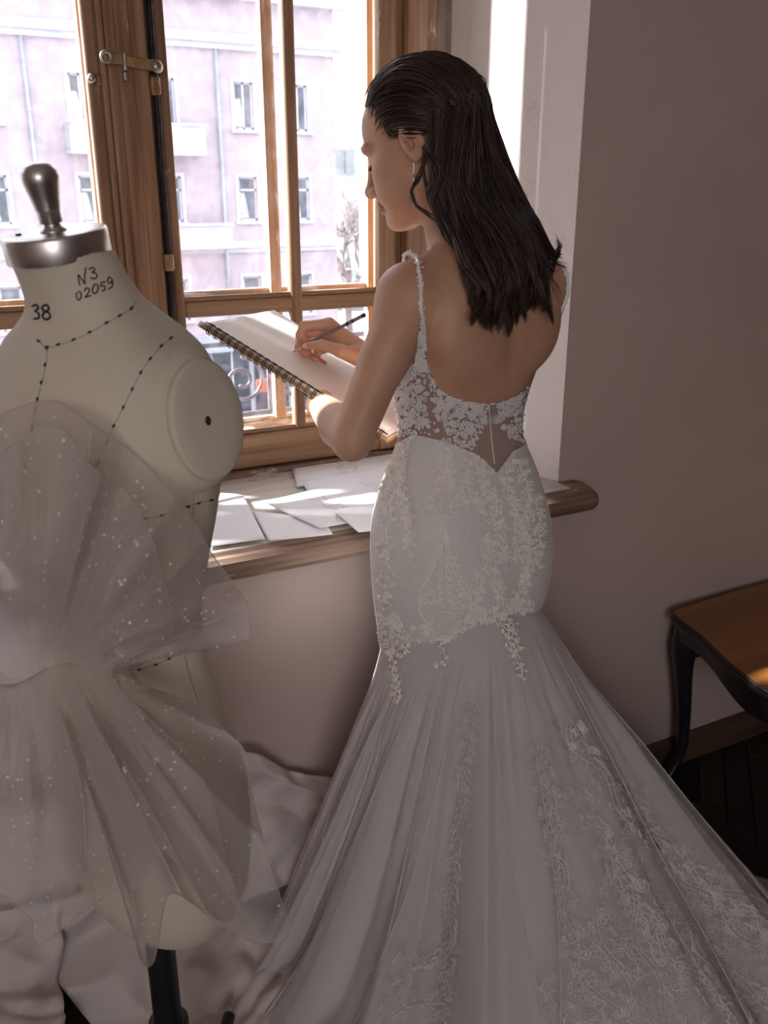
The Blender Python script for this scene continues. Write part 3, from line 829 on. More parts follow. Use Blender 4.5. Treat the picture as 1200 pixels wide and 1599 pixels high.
# a loose black knob on the base, bottom of the picture
# marker writing, stitches and seams on the canvas
def strokes(name, lines, r, parent, bvh=bvh_man, mat=M_INK, n=10):
    m_ = MB()
    for ln in lines:
        pts = cubic(np.array(ln, float), max(n, 3*len(ln))) if len(ln) > 1 else np.array(ln, float)
        q = [cast(u, v, bvh, r*.3) for u, v in pts]
        q = [x for x in q if x is not None]
        if len(q) > 1: m_.tube(np.array(q), r, 5)
    return m_.build(name, mat, parent, smooth=True)
def z4(pts, ox=0, oy=240, k=1/3): return [(ox + x*k, oy + y*k) for x, y in pts]   # zoomed-crop pixels -> photo pixels
strokes('serial_writing', [
    z4([(374, 618), (368, 590), (366, 565)]), z4([(366, 566), (380, 585), (397, 610)]), z4([(397, 612), (396, 575), (402, 532)]),
    z4([(416, 543), (432, 533), (445, 543), (430, 556), (448, 560), (455, 575), (440, 586), (424, 580)]),
    z4([(362, 650), (358, 668), (368, 686), (380, 672), (378, 650), (366, 645)]),
    z4([(395, 645), (405, 630), (418, 634), (414, 652), (398, 674), (412, 668), (428, 664)]),
    z4([(440, 615), (432, 640), (440, 656), (456, 645), (460, 622), (450, 612), (440, 615)]),
    z4([(494, 600), (474, 606), (472, 620), (488, 620), (492, 636), (476, 644)]),
    z4([(522, 584), (508, 580), (504, 600), (518, 606), (525, 590)]), z4([(525, 588), (526, 620), (508, 635)])], .0008, torso)
strokes('size_stamp', [
    z4([(152, 714), (170, 708), (182, 722), (166, 738), (184, 748), (182, 770), (160, 774)]),
    z4([(214, 738), (200, 728), (202, 714), (218, 708), (230, 718), (226, 732), (206, 746), (202, 766), (218, 776), (236, 766), (232, 746), (214, 738)])], .0013, torso)
def seam(name, pts, k=1, thread=True):
    """black tacking stitches along a seam, photo pixels"""
    pts = np.array(pts, float)
    if thread:
        strokes(name + '_line', [pts], .00035, torso, mat=M_SEAM, n=40)
    m_ = MB()
    for (u, v), (u2, v2) in zip(pts[:-1], pts[1:]):
        d = np.array([u2 - u, v2 - v]); L = np.linalg.norm(d)
        d /= L
        p = [cast(u - d[0]*3, v - d[1]*3, bvh_man, .0006), cast(u, v, bvh_man, .0012), cast(u + d[0]*3, v + d[1]*3, bvh_man, .0006)]
        if all(x is not None for x in p): m_.tube(np.array(p), [.0009, .0014, .0009], 6)
    m_.build(name, M_INK, torso, kind='stuff')
M_SEAM = mat_simple('seam_thread', s2l((150, 134, 118)), 0.9)
seam('neck_stitches', z4([(183, 878), (222, 908), (275, 895), (347, 872), (422, 837), (500, 794), (560, 760), (615, 725), (640, 690)]))
seam('centre_stitches', z4([(222, 910), (214, 990), (196, 1072), (178, 1150), (168, 1200), (150, 1290), (135, 1380), (120, 1480), (108, 1580), (95, 1700)]))
seam('shoulder_stitches', z4([(800, 866), (755, 903), (704, 962), (660, 1026), (620, 1103), (578, 1188), (534, 1275), (500, 1350), (460, 1450), (430, 1560)]))
def z7(pts): return z4(pts, 0, 600, .35)
seam('bust_stitches', z7([(942, 517), (885, 530), (838, 545), (720, 584), (645, 600), (558, 614), (470, 628), (380, 640)]))
seam('waist_stitches', z7([(866, 1110), (852, 1146), (822, 1184), (754, 1224), (695, 1250), (622, 1272), (540, 1284), (440, 1296), (330, 1300)]))
strokes('side_seam', [z7([(868, 380), (862, 560), (845, 760), (825, 980), (822, 1190), (850, 1310), (890, 1429)])], .0004, torso, mat=M_SEAM, n=50)

# ================================================================== low table with cabriole legs, at the wall
M_EBONY = mat_simple('black_lacquered_wood', s2l((36, 32, 38)), 0.3, var=0.15, scale=20, coat=.3)
M_HONEY = mat_wood('honey_veneer', [(0.3, s2l((116, 72, 34))), (0.55, s2l((146, 94, 46))), (0.8, s2l((168, 112, 60)))], 'X', 16, 0.32, bumpk=.04, spec=.5)
tab = thing('side_table', 'low dark side table with honey brown top and cabriole legs against the wall', 'table', (2.05, 1.1, 0))
ZT = .54
left = cubic([(1.695, 1.583), (1.672, 1.565), (1.655, 1.52), (1.640, 1.44), (1.605, 1.34), (1.580, 1.24), (1.572, 1.14), (1.582, 1.02), (1.615, .90), (1.63, .82), (1.62, .76)], 40)
cx = 2.06
right = np.stack([2*cx - left[::-1, 0], left[::-1, 1]], 1)
back = np.array([[2.2, 1.596], [1.92, 1.596]])
front = cubic([(1.62, .76), (1.70, .735), (1.80, .75), (2.06, .70), (2.32, .75), (2.42, .735), (2.50, .76)], 24)[1:-1]
outl = np.vstack([left, front, right, back])
def inset(o, d):
    c = o.mean(0); t = np.roll(o, -1, 0) - np.roll(o, 1, 0); n = np.stack([t[:, 1], -t[:, 0]], 1); n /= np.linalg.norm(n, axis=1)[:, None] + 1e-9
    s_ = np.sign(((o - c) * n).sum(1).mean()); return o - n * s_ * d
def ring_loft(levels, name, mat, parent, caps=(True, True), smooth=True):
    P = np.stack([np.column_stack([inset(outl, d), np.full(len(outl), z)]) for d, z in levels])
    m_ = MB().grid(P, True); n = len(outl)
    if caps[0]: m_.f.append(tuple(range(n - 1, -1, -1)))
    if caps[1]: m_.f.append(tuple((len(levels)-1)*n + k for k in range(n)))
    return m_.build(name, mat, parent)
ring_loft([(.012, ZT - .002), (.012, ZT + .0015), (.014, ZT + .002)], 'veneered_top', M_HONEY, tab)
ring_loft([(.018, ZT - .026), (.006, ZT - .024), (.0, ZT - .016), (.001, ZT - .010), (.006, ZT - .008), (.006, ZT - .004), (.010, ZT), (.0122, ZT)], 'moulded_edge', M_EBONY, tab)
# apron with a scalloped lower edge
ins = inset(outl, .028); ins2 = inset(outl, .046); n = len(outl)
tpar = np.concatenate([np.linspace(0, 1, len(left)), np.linspace(0, 1, len(front)+2)[1:-1], np.linspace(0, 1, len(right)), np.linspace(0, 1, 2)])
drop = .050 + .075 * np.exp(-((tpar - .0) / .10) ** 2) + .075 * np.exp(-((tpar - 1.0) / .10) ** 2) + .03*np.exp(-((tpar-.5)/.12)**2)
P = np.stack([np.column_stack([ins, np.full(n, ZT - .02)]), np.column_stack([ins, ZT - .02 - drop]), np.column_stack([ins2, ZT - .02 - drop]), np.column_stack([ins2, np.full(n, ZT - .02)])])
MB().grid(P, True).build('apron', M_EBONY, tab)
def cab_leg(cx_, cy_, dx, dy):
    """cabriole: knee out, ankle in, scroll foot out; (dx, dy) points outwards at the corner"""
    zl = [(ZT - .03, .000, .036), (ZT - .07, .012, .037), (ZT - .12, .018, .033), (ZT - .18, .010, .026), (.27, -.006, .021), (.19, -.018, .0175), (.12, -.022, .0155), (.075, -.012, .0155), (.045, .006, .018), (.025, .020, .021), (.010, .022, .020), (.0, .018, .016)]
    q = np.array([(cx_ + dx*o, cy_ + dy*o, z) for z, o, r in zl]); r = np.array([x[2] for x in zl])
    t = np.linspace(0, 1, 46); s_ = np.linspace(0, 1, len(zl))
    qq = cubic(q, 46); rr = np.interp(t, s_, r)
    a_ = np.linspace(0, 2*math.pi, 16, endpoint=False)
    m_ = MB().grid(np.stack([c + rr_*np.stack([np.cos(a_), np.sin(a_), 0*a_], 1) for c, rr_ in zip(qq, rr)]), True)
    m_.f.append(tuple(range(16))); m_.f.append(tuple(45*16 + k for k in range(15, -1, -1)))
    lg = m_.build('leg', M_EBONY, tab, smooth=True)
    fp = qq[-4]
    a_ = np.linspace(0, 2.2*math.pi, 24); rad = np.linspace(.015, .004, 24)
    MB().tube(np.stack([fp[0] + dx*(.016 + rad*np.cos(a_)), fp[1] + dy*(.016 + rad*np.cos(a_)), .022 + rad*np.sin(a_)], 1), .0055, 6).build('foot_scroll', M_EBONY, lg, smooth=True)
k_ = .72
cab_leg(1.735, 1.545, -k_*1.2, .12)
cab_leg(2*cx - 1.735, 1.545, k_*1.2, .12)
cab_leg(1.70, .80, -k_, -k_)
cab_leg(2*cx - 1.70, .80, k_, -k_)

# ================================================================== sheets of drawing paper on the sill
def mat_paper(name, sketch, seed):
    m, nt, b, o = nodes(name)
    v = coords(nt)
    b.inputs['Base Color'].default_value = (*s2l((238, 237, 240)), 1)
    b.inputs['Roughness'].default_value = 0.8
    n = noise(nt, v, 300, 2); bump(nt, n.outputs['Fac'], .05, .001, b)
    return m
M_PAPER = mat_paper('drawing_paper', 1, 0)
M_PENCIL = mat_simple('pencil_grey', s2l((168, 164, 172)), 0.8, var=.2, scale=80)
def sheet(name, corners, label, lift=0.0, curl=0.0, sketch=None):
    """corners: 4 photo pixels on the sill (clockwise from upper left); a thin curled sheet"""
    c = np.array([onZ(u, v, ZS + .0015 + lift) for u, v in corners])
    nu, nv = 22, 16
    u = np.linspace(0, 1, nu)[None, :, None]; v = np.linspace(0, 1, nv)[:, None, None]
    P = (c[0]*(1-u) + c[1]*u)*(1-v) + (c[3]*(1-u) + c[2]*u)*v
    r = RNG.normal(0, 1, 4)
    uu, vv = u[..., 0], v[..., 0]
    P[..., 2] += .002*(1 + np.sin(3*uu + r[0])*np.cos(2.5*vv + r[1])) + curl*(uu**3*.6 + (1-vv)**4*.5)*np.ones_like(uu*vv)
    o = MB().grid(P).build(name, M_PAPER, solid=.0004, smooth=True)
    tag(o, label, 'paper', 'drawing sheets on the windowsill')
    if sketch:
        m_ = MB()
        for ln in sketch:
            q = cubic(np.array(ln), 24)
            pts = []
            for a_, b_ in q:
                i, j = np.clip(b_*(nv-1), 0, nv-1.001), np.clip(a_*(nu-1), 0, nu-1.001)
                i0, j0 = int(i), int(j); fi, fj = i-i0, j-j0
                pts.append((P[i0, j0]*(1-fi)*(1-fj) + P[i0+1, j0]*fi*(1-fj) + P[i0, j0+1]*(1-fi)*fj + P[i0+1, j0+1]*fi*fj) + (0, 0, .0006))
            m_.tube(np.array(pts), .0006, 4, flat=.3)
        m_.build('pencil_lines', M_PENCIL, o)
    return o
fig = [[(.35, .2), (.4, .35), (.36, .5), (.42, .65)], [(.5, .2), (.47, .36), (.52, .5), (.48, .66)], [(.42, .65), (.3, .8), (.25, .92)], [(.48, .66), (.62, .8), (.7, .9)], [(.36, .5), (.44, .52), (.52, .5)], [(.4, .7), (.42, .8), (.4, .9)]]
sheet('paper_sheet', [(454, 722), (640, 705), (650, 742), (464, 762)], 'drawing sheet at the window foot, furthest back on the sill', .0015, .003, fig)
sheet('paper_sheet', [(470, 752), (650, 728), (660, 790), (505, 806)], 'drawing sheet with faint pencil figure in the middle of the paper spread', .0045, .002, [[(y, x) for x, y in l] for l in fig])
sheet('paper_sheet', [(412, 786), (560, 752), (640, 800), (500, 826)], 'drawing sheet whose corner points left towards the dress form', .0085, .002, fig)
sheet('paper_sheet', [(345, 770), (380, 775), (414, 843), (322, 856)], 'white sheet beside the dress form with one corner curling up', .004, .0)
sheet('paper_sheet', [(520, 800), (640, 778), (650, 822), (560, 832)], 'drawing sheet nearest the hip of the bride on the sill front', .0125, .001)
sheet('paper_sheet', [(395, 800), (505, 812), (520, 836), (420, 846)], 'sheet lying flat along the front edge of the sill', .0015, .001)

# ================================================================== crumpled white paper on the floor behind the form
M_CRUMP = mat_simple('crumpled_white_paper', s2l((200, 190, 187)), 0.75, var=.02, scale=3)
def crumple(name, label, ctrl, cu, cv, amp, seed, k=5):
    """ctrl: (rows, cols, 3) world control net; coarse random facets give the creases"""
    rg = np.random.default_rng(seed)
    ctrl = np.array(ctrl, float); Cn = ctrl.shape[1]
    nu, nv = cu*k + 1, cv*k + 1
    rows = np.stack([cubic(ctrl[:, c], nv) for c in range(Cn)], 1)
    P = np.stack([cubic(rows[i], nu) for i in range(nv)])
    def facets(a, b):
        h = rg.normal(0, 1, (b + 1, a + 1)); h[0] *= .4; h[-1] *= .4
        x = np.linspace(0, a - 1e-6, nu); y = np.linspace(0, b - 1e-6, nv)
        X_, Y_ = np.meshgrid(x, y)
        X_ = np.clip(X_ + .35*np.sin(Y_*1.7 + seed), 0, a - 1e-6); Y_ = np.clip(Y_ + .35*np.sin(X_*1.3 + seed*2), 0, b - 1e-6)
        i_, j_ = Y_.astype(int), X_.astype(int); fy_, fx_ = Y_ - i_, X_ - j_
        up = fx_ + fy_ < 1
        return np.where(up, h[i_, j_]*(1 - fx_ - fy_) + h[i_, j_+1]*fx_ + h[i_+1, j_]*fy_, h[i_+1, j_+1]*(fx_ + fy_ - 1) + h[i_, j_+1]*(1 - fy_) + h[i_+1, j_]*(1 - fx_))
    d = amp*facets(cu//2, cv//2) + amp*.35*facets(cu, cv)
    ru = np.gradient(P, axis=1); rv_ = np.gradient(P, axis=0); nn = np.cross(ru, rv_); nn /= np.linalg.norm(nn, axis=2)[..., None] + 1e-9
    P = P + nn*d[..., None]
    P[..., 2] = np.maximum(P[..., 2], .004 + .003*np.abs(d)/amp)
    P[..., 1] = np.minimum(P[..., 1], YW - .026)
    o = MB().grid(P).build(name, M_CRUMP, smooth=True, solid=.0006)
    return tag(o, label, 'paper')
crumple('wrapping_paper', 'large crumpled white paper spread on the floor under the dress form',
    [[(.0, 1.57, .26), (.30, 1.57, .27), (.52, 1.57, .27), (.80, 1.57, .16)],
     [(.05, 1.50, .13), (.30, 1.50, .12), (.50, 1.50, .12), (.76, 1.50, .08)],
     [(.13, 1.36, .03), (.30, 1.36, .05), (.46, 1.36, .06), (.62, 1.38, .03)],
     [(.14, 1.20, .02), (.26, 1.22, .03), (.40, 1.24, .03), (.48, 1.26, .02)]], 14, 12, .030, 5)
crumple('wrapping_paper', 'upright fold of white paper leaning on the wall left of the skirt',
    [[(.34, 1.575, .50), (.48, 1.575, .48), (.60, 1.575, .39), (.72, 1.575, .33)],
     [(.35, 1.53, .36), (.49, 1.52, .36), (.61, 1.53, .30), (.70, 1.54, .26)],
     [(.38, 1.46, .20), (.50, 1.45, .21), (.60, 1.46, .18), (.66, 1.48, .15)]], 10, 8, .024, 9)
crumple('wrapping_paper', 'crumpled white paper heap on the floor in the lower left corner',
    [[(-.50, 1.57, .36), (-.30, 1.57, .34), (-.10, 1.57, .30), (.08, 1.57, .26)],
     [(-.50, 1.46, .22), (-.30, 1.46, .24), (-.10, 1.45, .20), (.06, 1.46, .14)],
     [(-.45, 1.34, .10), (-.28, 1.34, .12), (-.12, 1.33, .12), (.02, 1.36, .07)]], 10, 10, .034, 12)

# ================================================================== signed distance modelling of the figure
def smin(a, b, k):
    h = np.clip(0.5 + 0.5*(b - a)/k, 0, 1); return b + (a - b)*h - k*h*(1 - h)
class Field:
    def __init__(s, lo, hi, h):
        s.lo = np.array(lo, float); s.h = h
        s.n = np.ceil((np.array(hi) - s.lo)/h).astype(int) + 1
        s.f = np.full(s.n, .3)
        s.ax = [s.lo[i] + h*np.arange(s.n[i]) for i in range(3)]
    def win(s, lo, hi, pad):
        i0 = np.clip(np.floor((np.minimum(lo, hi) - pad - s.lo)/s.h).astype(int), 0, s.n)
        i1 = np.clip(np.ceil((np.maximum(lo, hi) + pad - s.lo)/s.h).astype(int) + 1, 0, s.n)
        if np.any(i1 <= i0): return None
        sl = tuple(slice(a, b) for a, b in zip(i0, i1))
        X, Y, Z = np.meshgrid(s.ax[0][sl[0]], s.ax[1][sl[1]], s.ax[2][sl[2]], indexing='ij')
        return sl, X, Y, Z
    def put(s, sl, d, k, sub=False):
        if sub: s.f[sl] = -smin(-s.f[sl], d, k) if k > 0 else np.maximum(s.f[sl], -d)
        else: s.f[sl] = smin(s.f[sl], d, k) if k > 0 else np.minimum(s.f[sl], d)
    def cone(s, a, b, ra, rb, k=.01, sub=False):
        a, b = V3(a), V3(b)
        w = s.win(np.minimum(a, b), np.maximum(a, b), max(ra, rb) + 2*k + s.h*3)
        if w is None: return
        sl, X, Y, Z = w
        ba = b - a; L2 = ba @ ba
        px, py, pz = X - a[0], Y - a[1], Z - a[2]
        t = np.clip((px*ba[0] + py*ba[1] + pz*ba[2])/max(L2, 1e-12), 0, 1)
        d = np.sqrt((px - ba[0]*t)**2 + (py - ba[1]*t)**2 + (pz - ba[2]*t)**2) - (ra + (rb - ra)*t)
        s.put(sl, d, k, sub)
    def ell(s, c, r, k=.01, R=None, sub=False):
        c = V3(c); r = V3(r)
        m = r.max()
        w = s.win(c, c, m + 2*k + s.h*3)
        if w is None: return
        sl, X, Y, Z = w
        p = np.stack([X - c[0], Y - c[1], Z - c[2]], -1)
        if R is not None: p = p @ R            # to local axes (columns of R are the axes)
        q = np.sqrt(((p/r)**2).sum(-1)); q2 = np.sqrt(((p/(r*r))**2).sum(-1)) + 1e-9
        d = q*(q - 1)/q2
        s.put(sl, d, k, sub)
    def mesh(s):
        f = s.f; h = s.h
        ins = f < 0
        n = s.n
        c = np.zeros(n - 1, np.int8)
        for dx in (0, 1):
            for dy in (0, 1):
                for dz in (0, 1): c += ins[dx:n[0]-1+dx, dy:n[1]-1+dy, dz:n[2]-1+dz]
        act = (c > 0) & (c < 8)
        idx = np.argwhere(act)
        num = np.full(n - 1, -1, np.int64); num[act] = np.arange(len(idx))
        acc = np.zeros((len(idx), 3)); cnt = np.zeros(len(idx))
        i, j, k = idx.T
        cor = [(0,0,0),(1,0,0),(0,1,0),(1,1,0),(0,0,1),(1,0,1),(0,1,1),(1,1,1)]
        vals = [f[i+a, j+b, k+c_] for a, b, c_ in cor]
        for p, q in ((0,1),(2,3),(4,5),(6,7),(0,2),(1,3),(4,6),(5,7),(0,4),(1,5),(2,6),(3,7)):
            va, vb = vals[p], vals[q]
            m = (va < 0) != (vb < 0)
            t = np.where(m, va/np.where(m, va - vb, 1), 0)[:, None]
            acc += np.where(m[:, None], np.array(cor[p]) + t*(np.array(cor[q]) - np.array(cor[p])), 0); cnt += m
        v = s.lo + (idx + acc/cnt[:, None])*h
        faces = []
        for ax in range(3):
            a0 = [slice(None)]*3; a1 = [slice(None)]*3
            a0[ax] = slice(0, n[ax]-1); a1[ax] = slice(1, n[ax])
            A, B = ins[tuple(a0)], ins[tuple(a1)]
            e = np.argwhere(A != B)
            o1, o2 = (ax + 1) % 3, (ax + 2) % 3
            e = e[(e[:, o1] > 0) & (e[:, o2] > 0) & (e[:, o1] < n[o1]-1) & (e[:, o2] < n[o2]-1)]
            fl_ = A[tuple(e.T)]
            q = []
            for d1, d2 in ((-1, -1), (0, -1), (0, 0), (-1, 0)):
                w = e.copy(); w[:, o1] += d1; w[:, o2] += d2
                q.append(num[tuple(w.T)])
            q = np.stack(q, 1)
            q[~fl_] = q[~fl_][:, ::-1]
            faces.append(q)
        fc = np.concatenate(faces)
        fc = fc[(fc >= 0).all(1)]
        return v, fc
def np_mesh(name, v, f, mat, parent=None, smooth=True):
    me = bpy.data.meshes.new(name)
    me.vertices.add(len(v)); me.vertices.foreach_set('co', np.asarray(v, np.float32).ravel())
    f = np.asarray(f); m = f.shape[1]
    me.loops.add(f.size); me.loops.foreach_set('vertex_index', f.ravel().astype(np.int32))
    me.polygons.add(len(f)); me.polygons.foreach_set('loop_start', np.arange(0, f.size, m, dtype=np.int32))
    me.update(calc_edges=True); me.validate()
    if smooth: me.polygons.foreach_set('use_smooth', [True]*len(me.polygons))
    me.materials.append(mat)
    o = bpy.data.objects.new(name, me); COL.objects.link(o)
    if parent is not None: o.parent = parent
    return o
def relax(v, f, it=2, lam=.5):
    e = np.concatenate([f[:, [0, 1]], f[:, [1, 2]], f[:, [2, 3]], f[:, [3, 0]]])
    n = len(v)
    deg = np.bincount(e.ravel(), minlength=n)[:, None]
    for t in range(it*2):
        acc = np.zeros_like(v)
        for c in range(3):
            acc[:, c] = np.bincount(e[:, 0], v[e[:, 1], c], n) + np.bincount(e[:, 1], v[e[:, 0], c], n)
        v = v + (lam if t % 2 == 0 else -lam*1.03)*(acc/np.maximum(deg, 1) - v)
    return v

# ------------------------------------------------------------------ the woman's frame
WA = math.radians(-11)
WF = np.array([math.sin(WA), math.cos(WA), 0.0])       # she faces the window
WR = np.array([math.cos(WA), -math.sin(WA), 0.0])      # her right
DW = 1.55
LV = []   # z, cx, cy, a, b
TH = math.radians(43.7)
for (y, l, r, k) in ((1300, 650, 770, .9), (1150, 630, 785, .85), (1020, 606, 805, .80), (965, 599, 828, .80), (920, 594, 846, .78), (860, 590, 856, .76), (800, 591, 851, .74), (740, 608, 833, .72),
                     (690, 630, 811, .70), (650, 629, 812, .69), (600, 621, 826, .68), (560, 620, 844, .66), (500, 624, 857, .64), (460, 628, 861, .62), (435, 636, 856, .58), (410, 650, 842, .52), (390, 676, 815, .46), (375, 700, 780, .42)):
    Lp, Rp = onD(l, y, DW), onD(r, y, DW)
    c = (Lp + Rp)/2; s_ = np.linalg.norm(Rp - Lp)/2
    a_ = s_/math.sqrt(math.cos(TH)**2 + (k*math.sin(TH))**2)*.985
    LV.append((c[2], c[0], c[1], a_, a_*k))
LV = np.array(LV)
_zf = np.linspace(LV[0, 0], LV[-1, 0], 160)
LVF = np.column_stack([_zf] + [np.interp(_zf, LV[:, 0], LV[:, i]) for i in range(1, 5)])
for _ in range(12): LVF[1:-1, 1:] = (LVF[:-2, 1:] + 2*LVF[1:-1, 1:] + LVF[2:, 1:])/4
def sec(z): return [np.interp(z, LVF[:, 0], LVF[:, i]) for i in range(1, 5)]
EXP = 2.3
def torso_pt(u, z, off=0.0):
    """u: angle, 0 = her right, pi/2 = front, pi = her left, 3pi/2 = back"""
    cx_, cy_, a_, b_ = sec(z)
    c, s_ = np.cos(u), np.sin(u)
    r = (np.abs(c)**EXP + np.abs(s_)**EXP)**(-1/EXP)
    lx, ly = (a_ + off)*r*c, (b_ + off)*r*s_
    # seat: fuller behind the hips
    ly = ly - .012*np.exp(-((z - .905)/.07)**2)*np.clip(-s_, 0, 1)**2*(1 - .35*np.exp(-(lx/.028)**2))
    return np.stack([cx_ + WR[0]*lx + WF[0]*ly, cy_ + WR[1]*lx + WF[1]*ly, z + 0*u], -1)
def loc(p): # her local -> world with the chest centre as origin
    cx_, cy_, _, _ = sec(1.45)
    return np.array([cx_, cy_, 0]) + WR*p[0] + WF*p[1] + np.array([0, 0, p[2]])

# the sketchbook's plane (held on her left forearm)
BA, BB, BC = onD(318, 503, 1.70), onD(605, 682, 1.56), onD(440, 490, 1.95)
bu = (BB - BA)/np.linalg.norm(BB - BA); LBU = .415
bv = (BC - BA) - bu*((BC - BA) @ bu); LBV = np.linalg.norm(bv); bv /= LBV
bn_ = np.cross(bu, bv)
def book(u, v, h=0.0): return BA + bu*u + bv*v + bn_*h
def on_book(px, py, h=0.0):
    r = ray(px, py); t = ((BA + bn_*h - _C) @ bn_)/(r @ bn_); return _C + r*t

# arms
shL, shR = loc((-.150, .0, 1.440)), loc((.150, .0, 1.440))
elL = onD(550, 684, 1.415)
wrL = book(.20, .12, -.055)
wrL = elL + (wrL - elL)/np.linalg.norm(wrL - elL)*.235
tipP = on_book(457, 550, .0012)
Dt = tipP @ _hd
wrR = onD(580, 563, Dt - .030)
def mid_joint(a, b, la, lb, hint):
    d = b - a; L = np.linalg.norm(d); d /= L
    L = min(L, la + lb - .005)
    x = (la*la - lb*lb + L*L)/(2*L); y = math.sqrt(max(la*la - x*x, 0))
    h = V3(hint) - d*(V3(hint) @ d); h /= np.linalg.norm(h)
    return a + d*x + h*y
elR = mid_joint(shR, wrR, .29, .25, WR*1.0 - np.array([0, 0, .8]) - WF*.3)
print('arms', shL, elL, wrL, np.linalg.norm(elL - shL), 'R', shR, elR, wrR, np.linalg.norm(wrR - shR))

# head frame
RZ = Matrix.Rotation(math.radians(42), 3, 'Z') @ Matrix.Rotation(math.radians(-20), 3, 'X') @ Matrix.Rotation(math.radians(4), 3, 'Y')
HR = np.array(RZ)
earW = onD(642, 222, 1.525)
HC = earW - HR @ np.array([-.074, -.008, -.004])
def hp(x, y, z): return HC + HR @ np.array([x, y, z], float)
print('head', HC)
neckB = loc((0, -.005, 1.465))

def body_prims(F_, lvl):
    """lvl: which region is being meshed; all primitives are offered, boxes cut them"""
    # trunk
    w = F_.win((LVF[:, 1].min() - .25, LVF[:, 2].min() - .25, .62), (LVF[:, 1].max() + .25, LVF[:, 2].max() + .25, LVF[-1, 0]), .02)
    if w is not None:
        sl, X, Y, Z = w
        z1 = Z[0, 0, :]
        cx_, cy_, a_, b_ = [np.interp(z1, LVF[:, 0], LVF[:, i]) for i in range(1, 5)]
        lx = (X - cx_)*WR[0] + (Y - cy_)*WR[1]; ly = (X - cx_)*WF[0] + (Y - cy_)*WF[1]
        q = (np.abs(lx/a_)**EXP + np.abs(ly/b_)**EXP)**(1/EXP)
        d = (q - 1)*np.minimum(a_, b_)*.95
        d = np.maximum(d, Z - (LVF[-1, 0] - .004)); d = np.maximum(d, .60 - Z)
        F_.f[sl] = np.minimum(F_.f[sl], d)
    # shoulders, trapezius, blades
    for sg, sh in ((-1, shL), (1, shR)):
        F_.cone(loc((sg*.035, -.012, 1.480)), sh + np.array([0, 0, .004]), .036, .041, .035)
        F_.cone(loc((sg*.02, -.02, 1.52)), loc((sg*.09, -.018, 1.462)), .030, .030, .035)
        F_.ell(loc((sg*.085, -.062, 1.385)), (.050, .024, .062), .035, np.column_stack([WR, WF, [0, 0, 1]]))
        F_.ell(sh + np.array([0, 0, -.004]), (.045, .045, .05), .03)
    F_.cone(loc((0, -.102, 1.16)), loc((0, -.104, 1.42)), .010, .008, .022, sub=True)
    # neck
    F_.cone(neckB - np.array([0, 0, .02]), hp(0, -.028, -.075), .056, .050, .03)
    F_.cone(loc((0, .01, 1.47)), hp(0, -.03, -.05), .05, .048, .03)
    F_.cone(loc((-.03, .05, 1.455)), hp(-.055, -.02, -.06), .014, .016, .02)
    # arms
    for sh, el, wr in ((shL, elL, wrL), (shR, elR, wrR)):
        m1 = sh*.55 + el*.45
        F_.cone(sh, m1, .044, .0375, .02); F_.cone(m1, el, .0375, .0335, .012)
        m2 = el*.68 + wr*.32
        F_.cone(el, m2, .0335, .0365, .012); F_.cone(m2, wr, .0365, .0245, .012)
        ax = (el - sh)/np.linalg.norm(el - sh)
        F_.ell(el + ax*.012 - (wr - el)/np.linalg.norm(wr - el)*.012, (.019, .019, .019), .018)
    # legs
    for sg in (-1, 1):
        hipj = loc((sg*.085, .0, .84)); hipj = torso_pt(np.array(0.0 if sg > 0 else math.pi), .80)*.45 + np.array([*[np.interp(.80, LVF[:, 0], LVF[:, i]) for i in (1, 2)], .80])*.55
        kn = hipj*1.0; kn[2] = .50; kn = kn + WF*.02 - WR*sg*.015
        an = kn - WF*.03; an[2] = .13
        F_.cone(hipj, kn, .068, .050, .02); F_.cone(kn, an, .052, .033, .02)
        F_.cone(an, an + WF*.12 - np.array([0, 0, .10]), .032, .022, .02)

